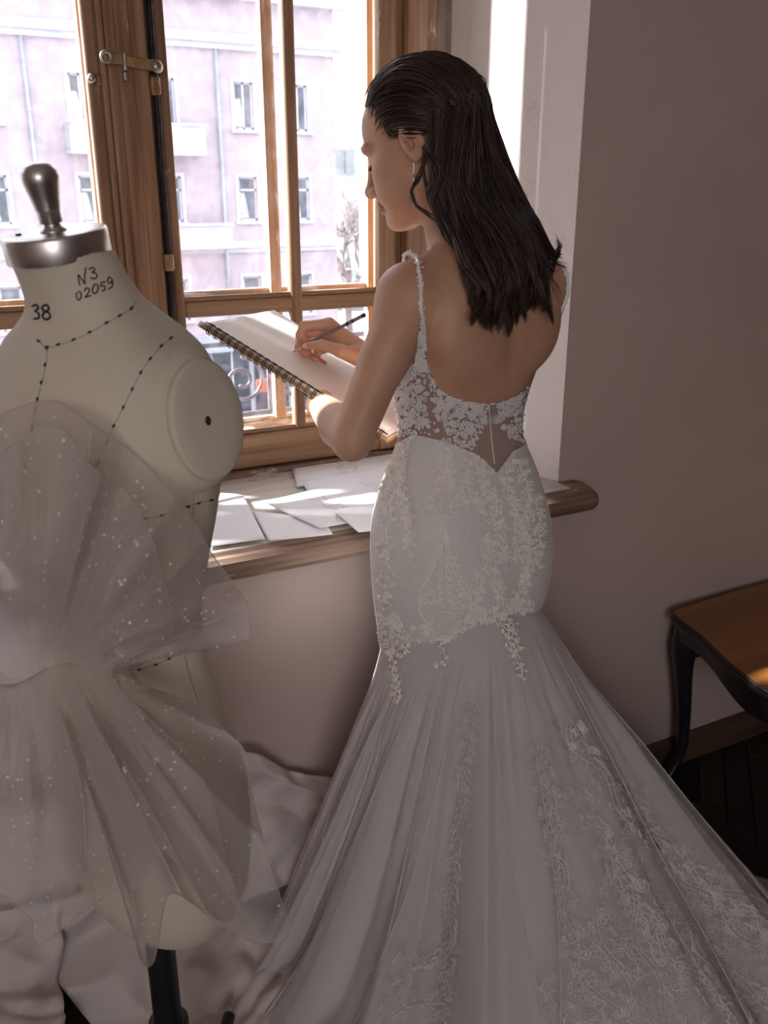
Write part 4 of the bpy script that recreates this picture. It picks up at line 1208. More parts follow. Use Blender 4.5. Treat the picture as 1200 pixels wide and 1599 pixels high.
def head_prims(F_):
    R = HR
    F_.ell(hp(0, -.016, .030), (.075, .094, .084), .01, R)             # skull
    F_.ell(hp(0, .022, -.028), (.062, .066, .080), .03, R)             # face block
    F_.ell(hp(0, .040, .045), (.058, .044, .050), .03, R)              # forehead
    for s_ in (-1, 1):
        F_.cone(hp(s_*.053, -.008, -.058), hp(s_*.018, .062, -.098), .018, .016, .025)   # jaw
        F_.ell(hp(s_*.046, .050, -.022), (.020, .024, .020), .025, R)  # cheekbone
        F_.ell(hp(s_*.034, .052, -.055), (.026, .030, .030), .025, R)  # cheek
        F_.ell(hp(s_*.032, .076, .020), (.024, .012, .009), .014, R)   # brow
        F_.ell(hp(s_*.032, .092, -.002), (.018, .016, .012), .012, R, sub=True)
        F_.ell(hp(s_*.031, .0705, -.003), (.0145, .0135, .0125), .004, R)  # lid over the eyeball
        F_.cone(hp(s_*.018, .0835, -.0045), hp(s_*.044, .076, -.0075), .0018, .0016, .003)   # closed lash line
    F_.cone(hp(0, .082, .012), hp(0, .106, -.034), .0075, .0095, .012) # nose bridge
    F_.ell(hp(0, .107, -.037), (.0105, .0105, .0095), .008, R)         # tip
    for s_ in (-1, 1):
        F_.ell(hp(s_*.0125, .0965, -.040), (.0070, .0105, .0075), .006, R)
        F_.ell(hp(s_*.0075, .100, -.0475), (.0032, .006, .004), .003, R, sub=True)
    F_.ell(hp(0, .084, -.058), (.020, .012, .014), .014, R)            # muzzle
    F_.ell(hp(0, .0925, -.0615), (.019, .0085, .0055), .005, R)        # upper lip
    F_.ell(hp(0, .0905, -.0725), (.017, .0090, .0062), .005, R)        # lower lip
    F_.cone(hp(-.022, .090, -.067), hp(.022, .090, -.067), .0012, .0012, .002, sub=True)
    F_.ell(hp(0, .078, -.096), (.019, .016, .015), .018, R)            # chin
    for s_ in (-1, 1):                                                 # ears
        E = R @ np.array(Matrix.Rotation(math.radians(-4*s_), 3, 'Z') @ Matrix.Rotation(math.radians(-8), 3, 'X'))
        c = hp(s_*.0785, -.012, -.002)
        F_.ell(c, (.0075, .0195, .033), .004, E)
        F_.ell(c + E @ np.array([s_*.0075, .000, .003]), (.0060, .0135, .0240), .0025, E, sub=True)
        F_.ell(c + E @ np.array([s_*.0035, .004, -.004]), (.008, .0062, .0095), .003, E, sub=True)
        F_.ell(c + E @ np.array([s_*.002, .004, -.026]), (.005, .008, .008), .005, E)
        F_.cone(c + E @ np.array([s_*.004, .0105, -.004]), c + E @ np.array([s_*.003, .0125, -.012]), .0032, .0035, .003)

def chain(F_, pts, rad, k=.004):
    for (a, b), (ra, rb) in zip(zip(pts[:-1], pts[1:]), zip(rad[:-1], rad[1:])): F_.cone(a, b, ra, rb, k)

# drawing hand: joints as photo pixels with their own distances
def hq(u, v, d): return onD(u, v, Dt + d)
HANDR = {
    'thumb': ([hq(560, 560, -.040), hq(532, 548, -.050), hq(503, 538, -.040), hq(480, 540, -.022)], [.0150, .0122, .0095, .0078]),
    'index': ([hq(514, 506, .010), hq(475, 509, .008), hq(469, 523, .006), hq(481, 534, .003)], [.0115, .0095, .0082, .0070]),
    'middle': ([hq(512, 514, .028), hq(470, 523, .022), hq(467, 543, .014), hq(478, 553, .006)], [.0115, .0095, .0082, .0070]),
    'ring': ([hq(514, 527, .044), hq(480, 536, .038), hq(480, 553, .028), hq(492, 561, .018)], [.0110, .0090, .0080, .0068]),
    'little': ([hq(522, 540, .056), hq(495, 549, .050), hq(495, 562, .040), hq(506, 568, .030)], [.0100, .0080, .0070, .0062])}
def hand_prims(F_):
    w = wrR
    mcps = [HANDR[n][0][0] for n in ('index', 'middle', 'ring', 'little')]
    F_.cone(elR*.15 + w*.85, w, .027, .0245, .01)
    for m_ in mcps: F_.cone(w*.75 + m_*.25, m_, .0165, .0130, .012)
    F_.cone(w, (mcps[0] + mcps[2])/2, .0225, .0150, .012)
    F_.cone(w*.8 + HANDR['thumb'][0][0]*.2, HANDR['thumb'][0][1], .018, .0125, .014)
    for n_, (p, r) in HANDR.items(): chain(F_, p, r, .0035)
# supporting left hand, flat under the book
def left_hand_prims(F_):
    d = (wrL - elL)/np.linalg.norm(wrL - elL)
    ax = bv*.85 + bu*.1; ax = ax - bn_*(ax @ bn_); ax /= np.linalg.norm(ax)
    sd = np.cross(bn_, ax)
    palm = wrL + ax*.085
    palm = palm - bn_*((palm - BA) @ bn_ + .034)
    F_.cone(elL*.2 + wrL*.8, wrL, .027, .0245, .01)
    for i, o_ in enumerate((-.03, -.010, .010, .029)):
        m_ = palm + sd*o_
        F_.cone(wrL, m_, .020, .0125, .012)
        L_ = (.062, .072, .068, .052)[i]
        q1 = m_ + ax*L_*.5 - bn_*.004; q2 = m_ + ax*L_ + bn_*.002
        chain(F_, [m_, q1, q2], [.0105, .009, .0075], .0035)
    chain(F_, [wrL + ax*.02 + sd*.025, wrL + ax*.05 + sd*.052, wrL + ax*.085 + sd*.060], [.015, .0115, .0085], .008)

def mat_skin():
    m, nt, b, o = nodes('skin')
    v = coords(nt)
    n = noise(nt, v, 9, 5, .6)
    r = ramp(nt, [(.3, s2l((192, 146, 118))), (.7, s2l((208, 164, 138)))])
    nt.links.new(n.outputs['Fac'], r.inputs['Fac'])
    col = r.outputs['Color']
    def spot(col, c, rad, tint, amt):
        d = nt.nodes.new('ShaderNodeVectorMath'); d.operation = 'DISTANCE'
        nt.links.new(v, d.inputs[0]); d.inputs[1].default_value = tuple(c)
        mr = nt.nodes.new('ShaderNodeMapRange'); mr.interpolation_type = 'SMOOTHSTEP'
        mr.inputs['From Min'].default_value = rad*.55; mr.inputs['From Max'].default_value = rad
        mr.inputs['To Min'].default_value = amt; mr.inputs['To Max'].default_value = 0
        nt.links.new(d.outputs['Value'], mr.inputs['Value'])
        mx = nt.nodes.new('ShaderNodeMix'); mx.data_type = 'RGBA'
        nt.links.new(mr.outputs['Result'], mx.inputs['Factor']); nt.links.new(col, mx.inputs['A']); mx.inputs['B'].default_value = (*tint, 1)
        return mx.outputs['Result']
    for x in (-.012, 0, .012): col = spot(col, hp(x, .092, -.067), .0125, s2l((168, 96, 88)), .75)
    for n_ in HANDR: col = spot(col, HANDR[n_][0][-1], .02, s2l((206, 136, 116)), .6)
    for c in (onD(812, 525, 1.46), onD(770, 590, 1.45)): pass
    nt.links.new(col, b.inputs['Base Color'])
    b.inputs['Roughness'].default_value = .48; b.inputs['Specular IOR Level'].default_value = .4
    b.inputs['Subsurface Weight'].default_value = .12; b.inputs['Subsurface Radius'].default_value = (1.0, .35, .2); b.inputs['Subsurface Scale'].default_value = .012
    nf = noise(nt, v, 420, 3); bump(nt, nf.outputs['Fac'], .06, .001, b)
    return m
M_SKIN = mat_skin()
def build_field(lo, hi, h, fns):
    F_ = Field(lo, hi, h)
    for fn in fns: fn(F_)
    return F_.mesh()
hc = wrR*.5 + HANDR['index'][0][1]*.5
body_parts = [
    build_field((.52, 1.08, .62), (1.12, 1.66, 1.60), .004, [lambda f: body_prims(f, 0)]),
    build_field(HC - np.array([.14, .14, .16]), HC + np.array([.14, .14, .15]), .0018, [lambda f: body_prims(f, 1), head_prims]),
    build_field(hc - .105, hc + .105, .0015, [hand_prims]),
    build_field(wrL - .15, wrL + .15, .003, [left_hand_prims]),
    build_field((.6, 1.1, -.01), (1.1, 1.6, .64), .007, [lambda f: body_prims(f, 0)])]
vs, fs, n = [], [], 0
for v, f in body_parts:
    v = relax(v, f, 2); vs.append(v); fs.append(f + n); n += len(v)
woman = np_mesh('person', np.concatenate(vs), np.concatenate(fs), M_SKIN)
tag(woman, 'dark-haired person in a white lace mermaid gown drawing at the window, seen from behind', 'person')
bvh_body = BVHTree.FromPolygons([Vector(p) for p in vs[0]], [tuple(q) for q in fs[0].tolist()])
bvh_head = BVHTree.FromPolygons([Vector(p) for p in vs[1]], [tuple(q) for q in (fs[1] - len(vs[0])).tolist()])

# eyebrows and lashes
def mat_hair():
    m, nt, b, o = nodes('dark_brown_hair')
    g = nt.nodes.new('ShaderNodeNewGeometry')
    r = ramp(nt, [(0, s2l((34, 26, 25))), (.6, s2l((62, 47, 42))), (1, s2l((100, 76, 65)))])
    nt.links.new(g.outputs['Random Per Island'], r.inputs['Fac']); nt.links.new(r.outputs['Color'], b.inputs['Base Color'])
    b.inputs['Roughness'].default_value = .33; b.inputs['Specular IOR Level'].default_value = .5
    return m
M_HAIR = mat_hair()
M_BROW = mat_simple('dark_brow', s2l((62, 46, 40)), .6)
mbb = MB()
for s_ in (-1, 1):
    for k in range(46):
        t = k/45
        p = hp(s_*(.014 + .040*t), .105 - .018*t - .020*t*t, .0185 + .006*math.sin(t*2.4) + random.uniform(-.0018, .0018))
        d = (HR @ np.array([s_*.8, -.25, .35 - .5*t])); d /= np.linalg.norm(d)
        h = bvh_head.find_nearest(Vector(p))
        q = np.array(h[0]) + np.array(h[1])*.0006
        mbb.tube(np.array([q, q + d*.0035, q + d*.007]), [.0004, .00035, .0001], 4)
mbb.build('eyebrows', M_BROW, woman)
mbl = MB()
for s_ in (-1, 1):
    for k in range(22):
        t = k/21
        p = hp(s_*(.019 + .026*t), .0855 - .010*t*t, -.0065 - .002*math.sin(t*3.1))
        h = bvh_head.find_nearest(Vector(p)); q = np.array(h[0])
        d = HR @ np.array([s_*.35*t, .8, -.42]); d /= np.linalg.norm(d)
        mbl.tube(np.array([q, q + d*.004, q + d*.007 + np.array([0, 0, .0008])]), [.00035, .0003, .0001], 4)
mbl.build('eyelashes', M_BROW, woman)
# finger nails of the drawing hand
M_NAIL = mat_simple('pale_nail', s2l((222, 186, 172)), .25, var=.02)
for n_ in ('thumb', 'index', 'middle'):
    p, r = HANDR[n_]
    d = p[-1] - p[-2]; d /= np.linalg.norm(d)
    vdir = _C - p[-1]; vdir /= np.linalg.norm(vdir)
    nn = vdir - d*(vdir @ d); nn /= np.linalg.norm(nn); sd = np.cross(d, nn)
    if n_ != 'thumb': nn = nn*.3 - sd*.9 if (-sd)[2] > 0 else nn*.3 + sd*.9
    nn /= np.linalg.norm(nn); sd = np.cross(d, nn)
    rows = []
    for t in np.linspace(-.9, 1.1, 7):
        wv = .0048*math.sqrt(max(0, 1 - max(0, t - .2)**2*1.1))
        rows.append([p[-1] + d*(t*.0055 + .001) + sd*w_*wv + nn*(r[-1]*1.0 + .0004 - (w_*.6)**2*.0028 - max(0, t - .3)*.0012) for w_ in np.linspace(-1, 1, 7)])
    MB().grid(np.array(rows)).build('fingernail', M_NAIL, woman, smooth=True, solid=.0006)

# ------------------------------------------------------------------ hair
def hair():
    rg = np.random.default_rng(3)
    hr = MB()
    EC = np.array([0, -.016, .034]); ER = np.array([.080, .099, .090])
    zmin_y = [-.12, -.1, -.045, -.032, -.012, .006, .018, .035, .055, .072, .09]
    zmin_z = [-.07, -.065, -.045, .030, .044, .040, .006, .014, .050, .066, .074]
    # scalp cap so that no skin shows between locks
    nu, nv = 96, 60
    ph = np.linspace(0, 2*math.pi, nu, endpoint=False); el = np.linspace(-.75, math.pi/2, nv)
    cap = np.stack([np.stack([np.cos(e)*np.sin(ph)*ER[0]*.985, np.cos(e)*np.cos(ph)*ER[1]*.985, np.full(nu, math.sin(e)*ER[2]*.985)], 1) for e in el]) + EC
    ok = cap[..., 2] > np.interp(cap[..., 1], zmin_y, zmin_z) + .004
    vw = (cap.reshape(-1, 3) @ HR.T) + HC
    fcs = []
    for i in range(nv - 1):
        for k in range(nu):
            l = (k + 1) % nu
            if ok[i, k] and ok[i, l] and ok[i+1, k] and ok[i+1, l]: fcs.append((i*nu+k, i*nu+l, (i+1)*nu+l, (i+1)*nu+k))
    hr.add(vw, fcs)
    def pxof(p):
        d = p - _C; z = d @ _fw; return 600 + F_PX*(d @ _rt)/z, 799.5 + F_PX*(d @ _dn)/z
    dcache = {}
    def dback(u, v):
        key = (int(u//4), int(v//4))
        if key not in dcache:
            q = cast(min(u, 852), v, bvh_body)
            dcache[key] = (q @ _hd) if q is not None else None
        return dcache[key]
    # roots and flow over the skull
    roots = []
    while len(roots) < 4600:
        g = rg.normal(0, 1, 3); g /= np.linalg.norm(g)
        p = EC + g*ER
        zm = np.interp(p[1], zmin_y, zmin_z)
        if p[2] < zm: continue
        # denser along the front hairline
        if p[2] > zm + .03 and rg.random() < .35 and p[1] > 0: continue
        roots.append(p)
    strands = []
    for p0 in roots:
        q = rg.random()
        lift = 1 + .015 + .11*q
        p = p0.copy(); path = [EC + (p - EC)*1.0]
        zm = np.interp(p[1], zmin_y, zmin_z)
        tot = 0; zexit = rg.uniform(-.035, .05)
        side = np.sign(p0[0]) if abs(p0[0]) > .004 else 1
        for stp in range(60):
            yb = (p[1] - EC[1])/ER[1]
            g = np.interp(yb, [-1, -.6, -.1, .4, 1], [2.2, 1.5, .55, -.02, -1.1])
            v = np.array([.08*side*max(0, 1 - abs(p[0])/.07), -1.0, -g])
            nrm = (p - EC)/ER**2; nrm /= np.linalg.norm(nrm)
            v = v - nrm*(v @ nrm); v /= np.linalg.norm(v)
            p = p + v*.007
            pe = (p - EC)/ER; p = EC + (p - EC)/np.linalg.norm(pe)
            tot += .007
            k = 1 + (lift - 1)*min(1, tot/.045)
            # a little height at the front quiff
            k += .05*q*math.exp(-((tot - .03)/.03)**2)*(1 if p0[1] > .03 else 0)
            path.append(EC + (p - EC)*k)
            if p[2] < zexit and p[1] < -.05: break
            if p[2] < -.035: break
        pw = np.array(path) @ HR.T + HC
        strands.append((pw, q))
    ex = np.array([pxof(s_[0][-1]) for s_ in strands])
    order = np.argsort(np.argsort(ex[:, 0]))/len(strands)
    NC = 70
    ctip = rg.normal(0, 1, (NC, 3)); cph = rg.uniform(0, 6.28, (NC, 3)); cq = rg.random(NC)
    for (pw, q), s_ in zip(strands, order):
        s_ = s_*.92 + .08*rg.random()
        c = min(NC - 1, int(s_*NC)); sc = (c + .5)/NC
        st = sc + (s_ - sc)*.35
        end = pw[-1]; De = end @ _hd
        eu, ev = pxof(end)
        tip_v = np.interp(sc, [0, .3, .6, .8, .92, 1], [478, 494, 484, 462, 432, 400]) + ctip[c, 0]*17 + rg.normal(0, 5)
        tip_u = np.interp(st, [0, .5, .8, 1], [748, 800, 846, 872]) + ctip[c, 1]*8
        pts = []
        for fr, u_, v_ in ((.30, np.interp(s_, [0, 1], [670, 804]), 290), (.55, np.interp(s_, [0, 1], [692, 834]), 345), (.8, np.interp(s_*.6 + st*.4, [0, 1], [720, 866]), 405), (.93, tip_u*.6 + np.interp(s_*.4 + st*.6, [0, 1], [735, 864])*.4, tip_v*.6 + 405*.4), (1.0, tip_u, tip_v)):
            db = dback(u_, v_)
            if db is None: db = 1.47 + .08*sc
            tgt = db - .014 - .040*(q*.5 + cq[c]*.5)*(1.15 - .5*fr) - .010
            w_ = min(1, fr*1.35)
            D_ = De*(1 - w_) + tgt*w_
            pts.append(onD(u_, v_ + (ev - 250)*(1 - fr)*.15, D_))
        full = np.vstack([pw[::4], end[None], np.array(pts)])
        m = 22
        sp = cubic(full, m)
        t = np.linspace(0, 1, m); w_ = smoothstep(.35, .9, t)
        off = (np.sin(t*12 + cph[c, 0])*.010 + np.sin(t*23 + cph[c, 1])*.0035)*w_
        sp = sp + off[:, None]*_rt + (np.sin(t*11 + cph[c, 2])*.014*w_)[:, None]*_fw
        sp += rg.normal(0, .0014, (1, 3))
        rad = .00105*np.clip(np.minimum(t*7 + .15, (1 - t)*4 + .12), 0, 1)
        hr.tube(sp, rad, 3, cap=False)
    # loose wet locks beside the cheek and fly-away ends
    def lock(px, D0, D1, n_=7, spread=3, r0=.0011):
        px = np.array(px, float); Ds = np.linspace(D0, D1, len(px))
        for k in range(n_):
            j = rg.normal(0, spread, 2); a_ = rg.normal(0, spread*.5, px.shape)
            P = np.array([onD(u + j[0]*i/len(px) + da, v + j[1]*.3 + db, d) for i, ((u, v), (da, db), d) in enumerate(zip(px, a_, Ds))])
            m = 26; sp = cubic(P, m); t = np.linspace(0, 1, m)
            hr.tube(sp, r0*np.clip(np.minimum(t*6 + .3, (1 - t)*4 + .1), 0, 1), 3, cap=False)
    lock([(662, 226), (664, 250), (654, 278), (644, 300), (652, 322), (672, 336), (690, 352)], 1.50, 1.46, 8, 3)
    lock([(660, 230), (672, 250), (680, 272), (670, 300), (680, 330), (700, 372), (720, 388)], 1.49, 1.44, 10, 4)
    lock([(668, 240), (690, 270), (676, 310), (690, 350), (712, 385), (735, 405)], 1.48, 1.43, 12, 5)
    lock([(700, 300), (712, 345), (722, 385), (745, 415), (748, 468), (756, 492)], 1.46, 1.42, 14, 5)
    lock([(664, 238), (662, 266), (668, 292), (672, 312), (690, 330)], 1.49, 1.46, 8, 3)
    lock([(770, 230), (792, 268), (802, 282), (826, 310)], 1.52, 1.52, 4, 3, .0006)
    lock([(740, 140), (768, 190), (786, 240), (800, 275)], 1.56, 1.52, 5, 4, .0006)
    for k in range(10):
        v0 = rg.uniform(270, 430)
        u0 = np.interp(v0, [270, 330, 430], [786, 808, 852])
        lock([(u0 - 14, v0 - 30), (u0 + 4, v0), (u0 + 12 + rg.normal(0, 4), v0 + 18), (u0 + 22 + rg.normal(0, 8), v0 + rg.uniform(26, 50))], 1.49, 1.47, 5, 6, .0005)
    for k in range(12):
        v0 = rg.uniform(440, 470); u0 = rg.uniform(740, 860)
        lock([(u0 - 8, v0 - 40), (u0, v0), (u0 + rg.normal(0, 5), v0 + rg.uniform(15, 30))], 1.425 + .0006*(u0 - 740), 1.425 + .0006*(u0 - 740), 4, 4, .0009)
    o = hr.build('hair', M_HAIR, woman, smooth=True)
    o['label'] = 'long wet-look dark brown hair swept back'
hair()
# ear-ring
M_GEM = mat_simple('crystal_silver', s2l((226, 226, 230)), .12, .8, var=.05)
eg = MB()
lobe = hp(-.081, -.006, -.034)
eg.lathe([(.0, -.0028), (.0024, -.0014), (.0028, 0), (.0024, .0014), (.0, .0028)], 8, Matrix.Translation(lobe))
eg.tube(np.array([lobe, lobe + (.0, -.001, -.02), lobe + (0, -.001, -.045)]), .0006, 5)
eg.lathe([(.0, -.016), (.0030, -.012), (.0034, -.004), (.0016, .004), (.0, .006)], 6, Matrix.Translation(lobe + (0, -.001, -.052)))
eg.lathe([(.0, -.004), (.0018, -.001), (.0015, .003), (.0, .004)], 6, Matrix.Translation(lobe + (0, -.001, -.022)))
eg.build('earring', M_GEM, woman)

# ================================================================== sketchbook and pencil
M_KRAFT = mat_simple('kraft_board', s2l((168, 140, 104)), .8, var=.08, scale=40)
M_PAGE = mat_simple('sketch_page', s2l((236, 230, 222)), .8, var=.015, scale=5)
M_WIRE = mat_simple('dark_wire', s2l((44, 38, 34)), .35, .7, var=.1)
bk = thing('sketchbook', 'large spiral-bound sketchbook held open on the forearm', 'sketchbook', book(.2, .14, -.02))
def slab(name, u0, u1, v0, v1, h0, h1, mat, parent, bev=.0006):
    P = [book(u, v, h) for h in (h0, h1) for u, v in ((u0, v0), (u1, v0), (u1, v1), (u0, v1))]
    return MB().hexa(P).build(name, mat, parent, bevel=bev)
slab('back_cover', -.004, LBU + .004, .002, LBV + .004, -.0125, -.0105, M_KRAFT, bk)
slab('folded_front_cover', -.012, LBU - .012, .004, LBV + .002, -.0150, -.0130, M_PAGE, bk)
for k, (h0, h1) in enumerate(((-.0104, -.0078), (-.0077, -.0052), (-.0051, -.0026))):
    slab('page_block', .001*k, LBU - .0015*k, .004 + .0007*k, LBV - .001*k, h0, h1, M_PAGE if k != 1 else M_KRAFT, bk)
# top sheet, slightly buckled
nu, nv = 40, 28
us, vv = np.meshgrid(np.linspace(.002, LBU - .003, nu), np.linspace(.006, LBV - .002, nv))
hh = -.0020 + .0018*np.sin(us*17)*np.sin(vv*11)**2*(vv/LBV) + .0012*np.exp(-((vv - LBV)/.03)**2)*np.sin(us*30)
P = BA + us[..., None]*bu + vv[..., None]*bv + hh[..., None]*bn_
MB().grid(P).build('drawing_page', M_PAGE, bk, smooth=True, solid=.0004)
NR = 25
a_ = np.linspace(0, 2*math.pi, 18, endpoint=False)
ring0 = None
for k in range(NR):
    u = .016 + (LBU - .032)*k/(NR - 1)
    for du in (-.0022, .0022):
        if ring0 is None:
            m_ = MB().tube((.0105*np.cos(a_))[:, None]*bv + (.0105*np.sin(a_))[:, None]*bn_ + (.0016*np.sin(a_*.5))[:, None]*bu, .0009, 6, closed=True)
            ring0 = m_.build('binding_ring', M_WIRE, bk, smooth=True)
            o = ring0
        else:
            o = ring0.copy(); COL.objects.link(o)
        o.location = book(u + du, .0035, -.0065)
# spine wire and a scorched-looking kraft edge strip
MB().tube([book(.004, .013, -.0006), book(LBU*.5, .013, -.0006), book(LBU - .004, .013, -.0006)], .0022, 6, flat=.4).build('punched_edge', M_WIRE, bk)
slab('kraft_strip', -.002, LBU, -.004, .010, -.0100, -.0060, M_KRAFT, bk)
# torn scraps at the far corner
m_ = MB()
for k in range(5):
    u = -.01 + .003*k; v = .002 + .004*k
    P = np.array([book(u, v, -.012 + .001*k), book(u + .02, v + .002, -.012 + .001*k), book(u + .016, v + .016, -.009 + .001*k), book(u - .004 - .003*(k % 2), v + .010, -.008 + .001*k)])
    m_.add(P, [(0, 1, 2, 3)])
m_.build('torn_edge', M_PAGE, bk, solid=.0004)

M_PENW = mat_simple('bare_pencil_wood', s2l((206, 170, 130)), .7)
M_PENB = mat_simple('silver_grey_lacquer', s2l((128, 124, 126)), .3, .2, var=.08)
pend = hq(571, 491, -.035)
pd = pend - tipP; PLN = np.linalg.norm(pd); pd /= PLN
Q = Vector(pd).to_track_quat('Z', 'Y').to_matrix().to_4x4(); Q.translation = Vector(tipP)
pc = thing('pencil', 'silver grey pencil held in the drawing hand', 'pencil', tipP)
MB().lathe([(.0, 0), (.0006, .001), (.0013, .006)], 8, Q).build('lead', M_INK, pc)
MB().lathe([(.0013, .006), (.0038, .022)], 12, Q).build('sharpened_cone', M_PENW, pc, smooth=True)
MB().lathe([(.0038, .0222), (.0039, .0235), (.0039, PLN - .008), (.0039, PLN - .0078)], 6, Q).build('shaft', M_PENB, pc)
MB().lathe([(.0040, PLN - .0078), (.0040, PLN - .001), (.0030, PLN)], 12, Q).build('end_cap', M_INK, pc)
for z in (.03, .042): MB().lathe([(.00395, PLN - z), (.0041, PLN - z + .0003), (.0041, PLN - z + .004), (.00395, PLN - z + .0043)], 6, Q).build('band', M_INK, pc)

# ================================================================== the gown
def mat_satin():
    m, nt, b, o = nodes('ivory_sequin_satin')
    v = coords(nt)
    n = noise(nt, v, 500, 3, .7)
    r = ramp(nt, [(.35, s2l((214, 210, 208))), (.65, s2l((238, 235, 233)))])
    nt.links.new(n.outputs['Fac'], r.inputs['Fac']); nt.links.new(r.outputs['Color'], b.inputs['Base Color'])
    b.inputs['Roughness'].default_value = .42; b.inputs['Sheen Weight'].default_value = .2
    vo = nt.nodes.new('ShaderNodeTexVoronoi'); vo.inputs['Scale'].default_value = 420
    nt.links.new(v, vo.inputs['Vector']); bump(nt, vo.outputs['Distance'], .45, .0012, b)
    return m
M_SATIN = mat_satin()
M_LACE = mat_simple('ivory_lace_thread', s2l((246, 241, 233)), .5, var=.05, scale=200)
M_LACEW = mat_simple('white_lace_thread', s2l((232, 229, 228)), .55, var=.03, scale=200)
M_BEAD = mat_simple('glass_bead', s2l((244, 242, 240)), .10, .0, var=.04, spec=.8)
M_NET = mat_sheer('nude_sheer_net', s2l((206, 192, 190)), .42, .3)
M_TULLE = mat_sheer('white_tulle', s2l((238, 234, 235)), .30, .3)
M_TULLE_IN = mat_sheer('white_tulle_lining', s2l((236, 231, 232)), .85, .3)

def px_uz(px, py):
    q = cast(px, py, bvh_body)
    cx_, cy_, a_, b_ = sec(q[2]); lx = (q[0]-cx_)*WR[0] + (q[1]-cy_)*WR[1]; ly = (q[0]-cx_)*WF[0] + (q[1]-cy_)*WF[1]
    return math.atan2(ly/b_, lx/a_) % (2*math.pi), q[2]
def edge_curve(pts, extra=()):
    e = sorted([px_uz(*p) for p in pts] + list(extra))
    u = np.array([x[0] for x in e]); z = np.array([x[1] for x in e])
    u = np.concatenate([[u[-1] - 2*math.pi], u, [u[0] + 2*math.pi]]); z = np.concatenate([[z[-1]], z, [z[0]]])
    return lambda q: np.interp(np.asarray(q) % (2*math.pi), u, z)
RD = math.radians
top_e = edge_curve([(648, 678), (665, 680), (690, 686), (709, 693), (739, 706), (759, 722), (773, 737), (783, 722), (797, 703)], [(RD(330), 1.175), (RD(0), 1.18), (RD(60), 1.15), (RD(90), 1.12), (RD(120), 1.15), (RD(160), 1.19)])
zb = [px_uz(*p) for p in ((620, 1016), (648, 1009), (695, 1002), (726, 976), (759, 968), (790, 958), (812, 962))]
bot_e = edge_curve([(620, 1016), (648, 1009), (695, 1002), (726, 976), (759, 968), (790, 958), (812, 962)], [(RD(0), .80), (RD(60), .78), (RD(90), .76), (RD(130), .745)])
neck_e = edge_curve([(668, 560), (673, 580), (685, 604), (709, 620), (732, 626), (763, 629), (786, 624), (807, 616)], [(RD(345), 1.345), (RD(0), 1.355), (RD(30), 1.375), (RD(60), 1.39), (RD(90), 1.36), (RD(120), 1.39), (RD(150), 1.375), (RD(180), 1.345)])
print('edges', math.degrees(px_uz(655, 500)[0]), px_uz(655, 500), [math.degrees(px_uz(773, 737)[0])], math.degrees(px_uz(668, 560)[0]))
UU = np.linspace(0, 2*math.pi, 220, endpoint=False)
def sleeve_mesh(f0, f1, nv, off0, off1=None):
    off1 = off0 if off1 is None else off1
    rows = []
    for t in np.linspace(0, 1, nv):
        z = f0(UU)*(1 - t) + f1(UU)*t
        rows.append(np.stack([torso_pt(np.array(u), z_, off0 + (off1 - off0)*t) for u, z_ in zip(UU, z)]))
    return np.stack(rows)
P = sleeve_mesh(bot_e, top_e, 60, .0055)
mbd = MB().grid(P, True)
dress = mbd.build('wedding_gown', M_SATIN, woman, smooth=True, solid=.001)
dress['label'] = 'ivory fitted gown with beaded lace and a tulle train'
bvh_hip = BVHTree.FromPolygons([Vector(p) for p in np.concatenate(mbd.v)], mbd.f)
P = sleeve_mesh(lambda u: top_e(u) - .012, neck_e, 30, .0035, .0028)
mbo = MB().grid(P, True)
mbo.build('sheer_bodice', M_NET, dress, smooth=True)
bvh_bod = BVHTree.FromPolygons([Vector(p) for p in np.concatenate(mbo.v)], mbo.f)
# zip down the centre back
zp = [cast(u, v, bvh_bod, .001) for u, v in ((763, 631), (765, 655), (768, 690), (772, 725))]
MB().tube(cubic([p for p in zp if p is not None], 20), .0016, 6, flat=.6).build('zip', M_LACEW, dress)
zp2 = [cast(u, v, bvh_hip, .0006) for u, v in ((773, 742), (776, 775), (789, 830), (790, 880), (786, 940))]
MB().tube(cubic([p for p in zp2 if p is not None], 20), .0007, 5).build('back_seam', M_LACE, dress)

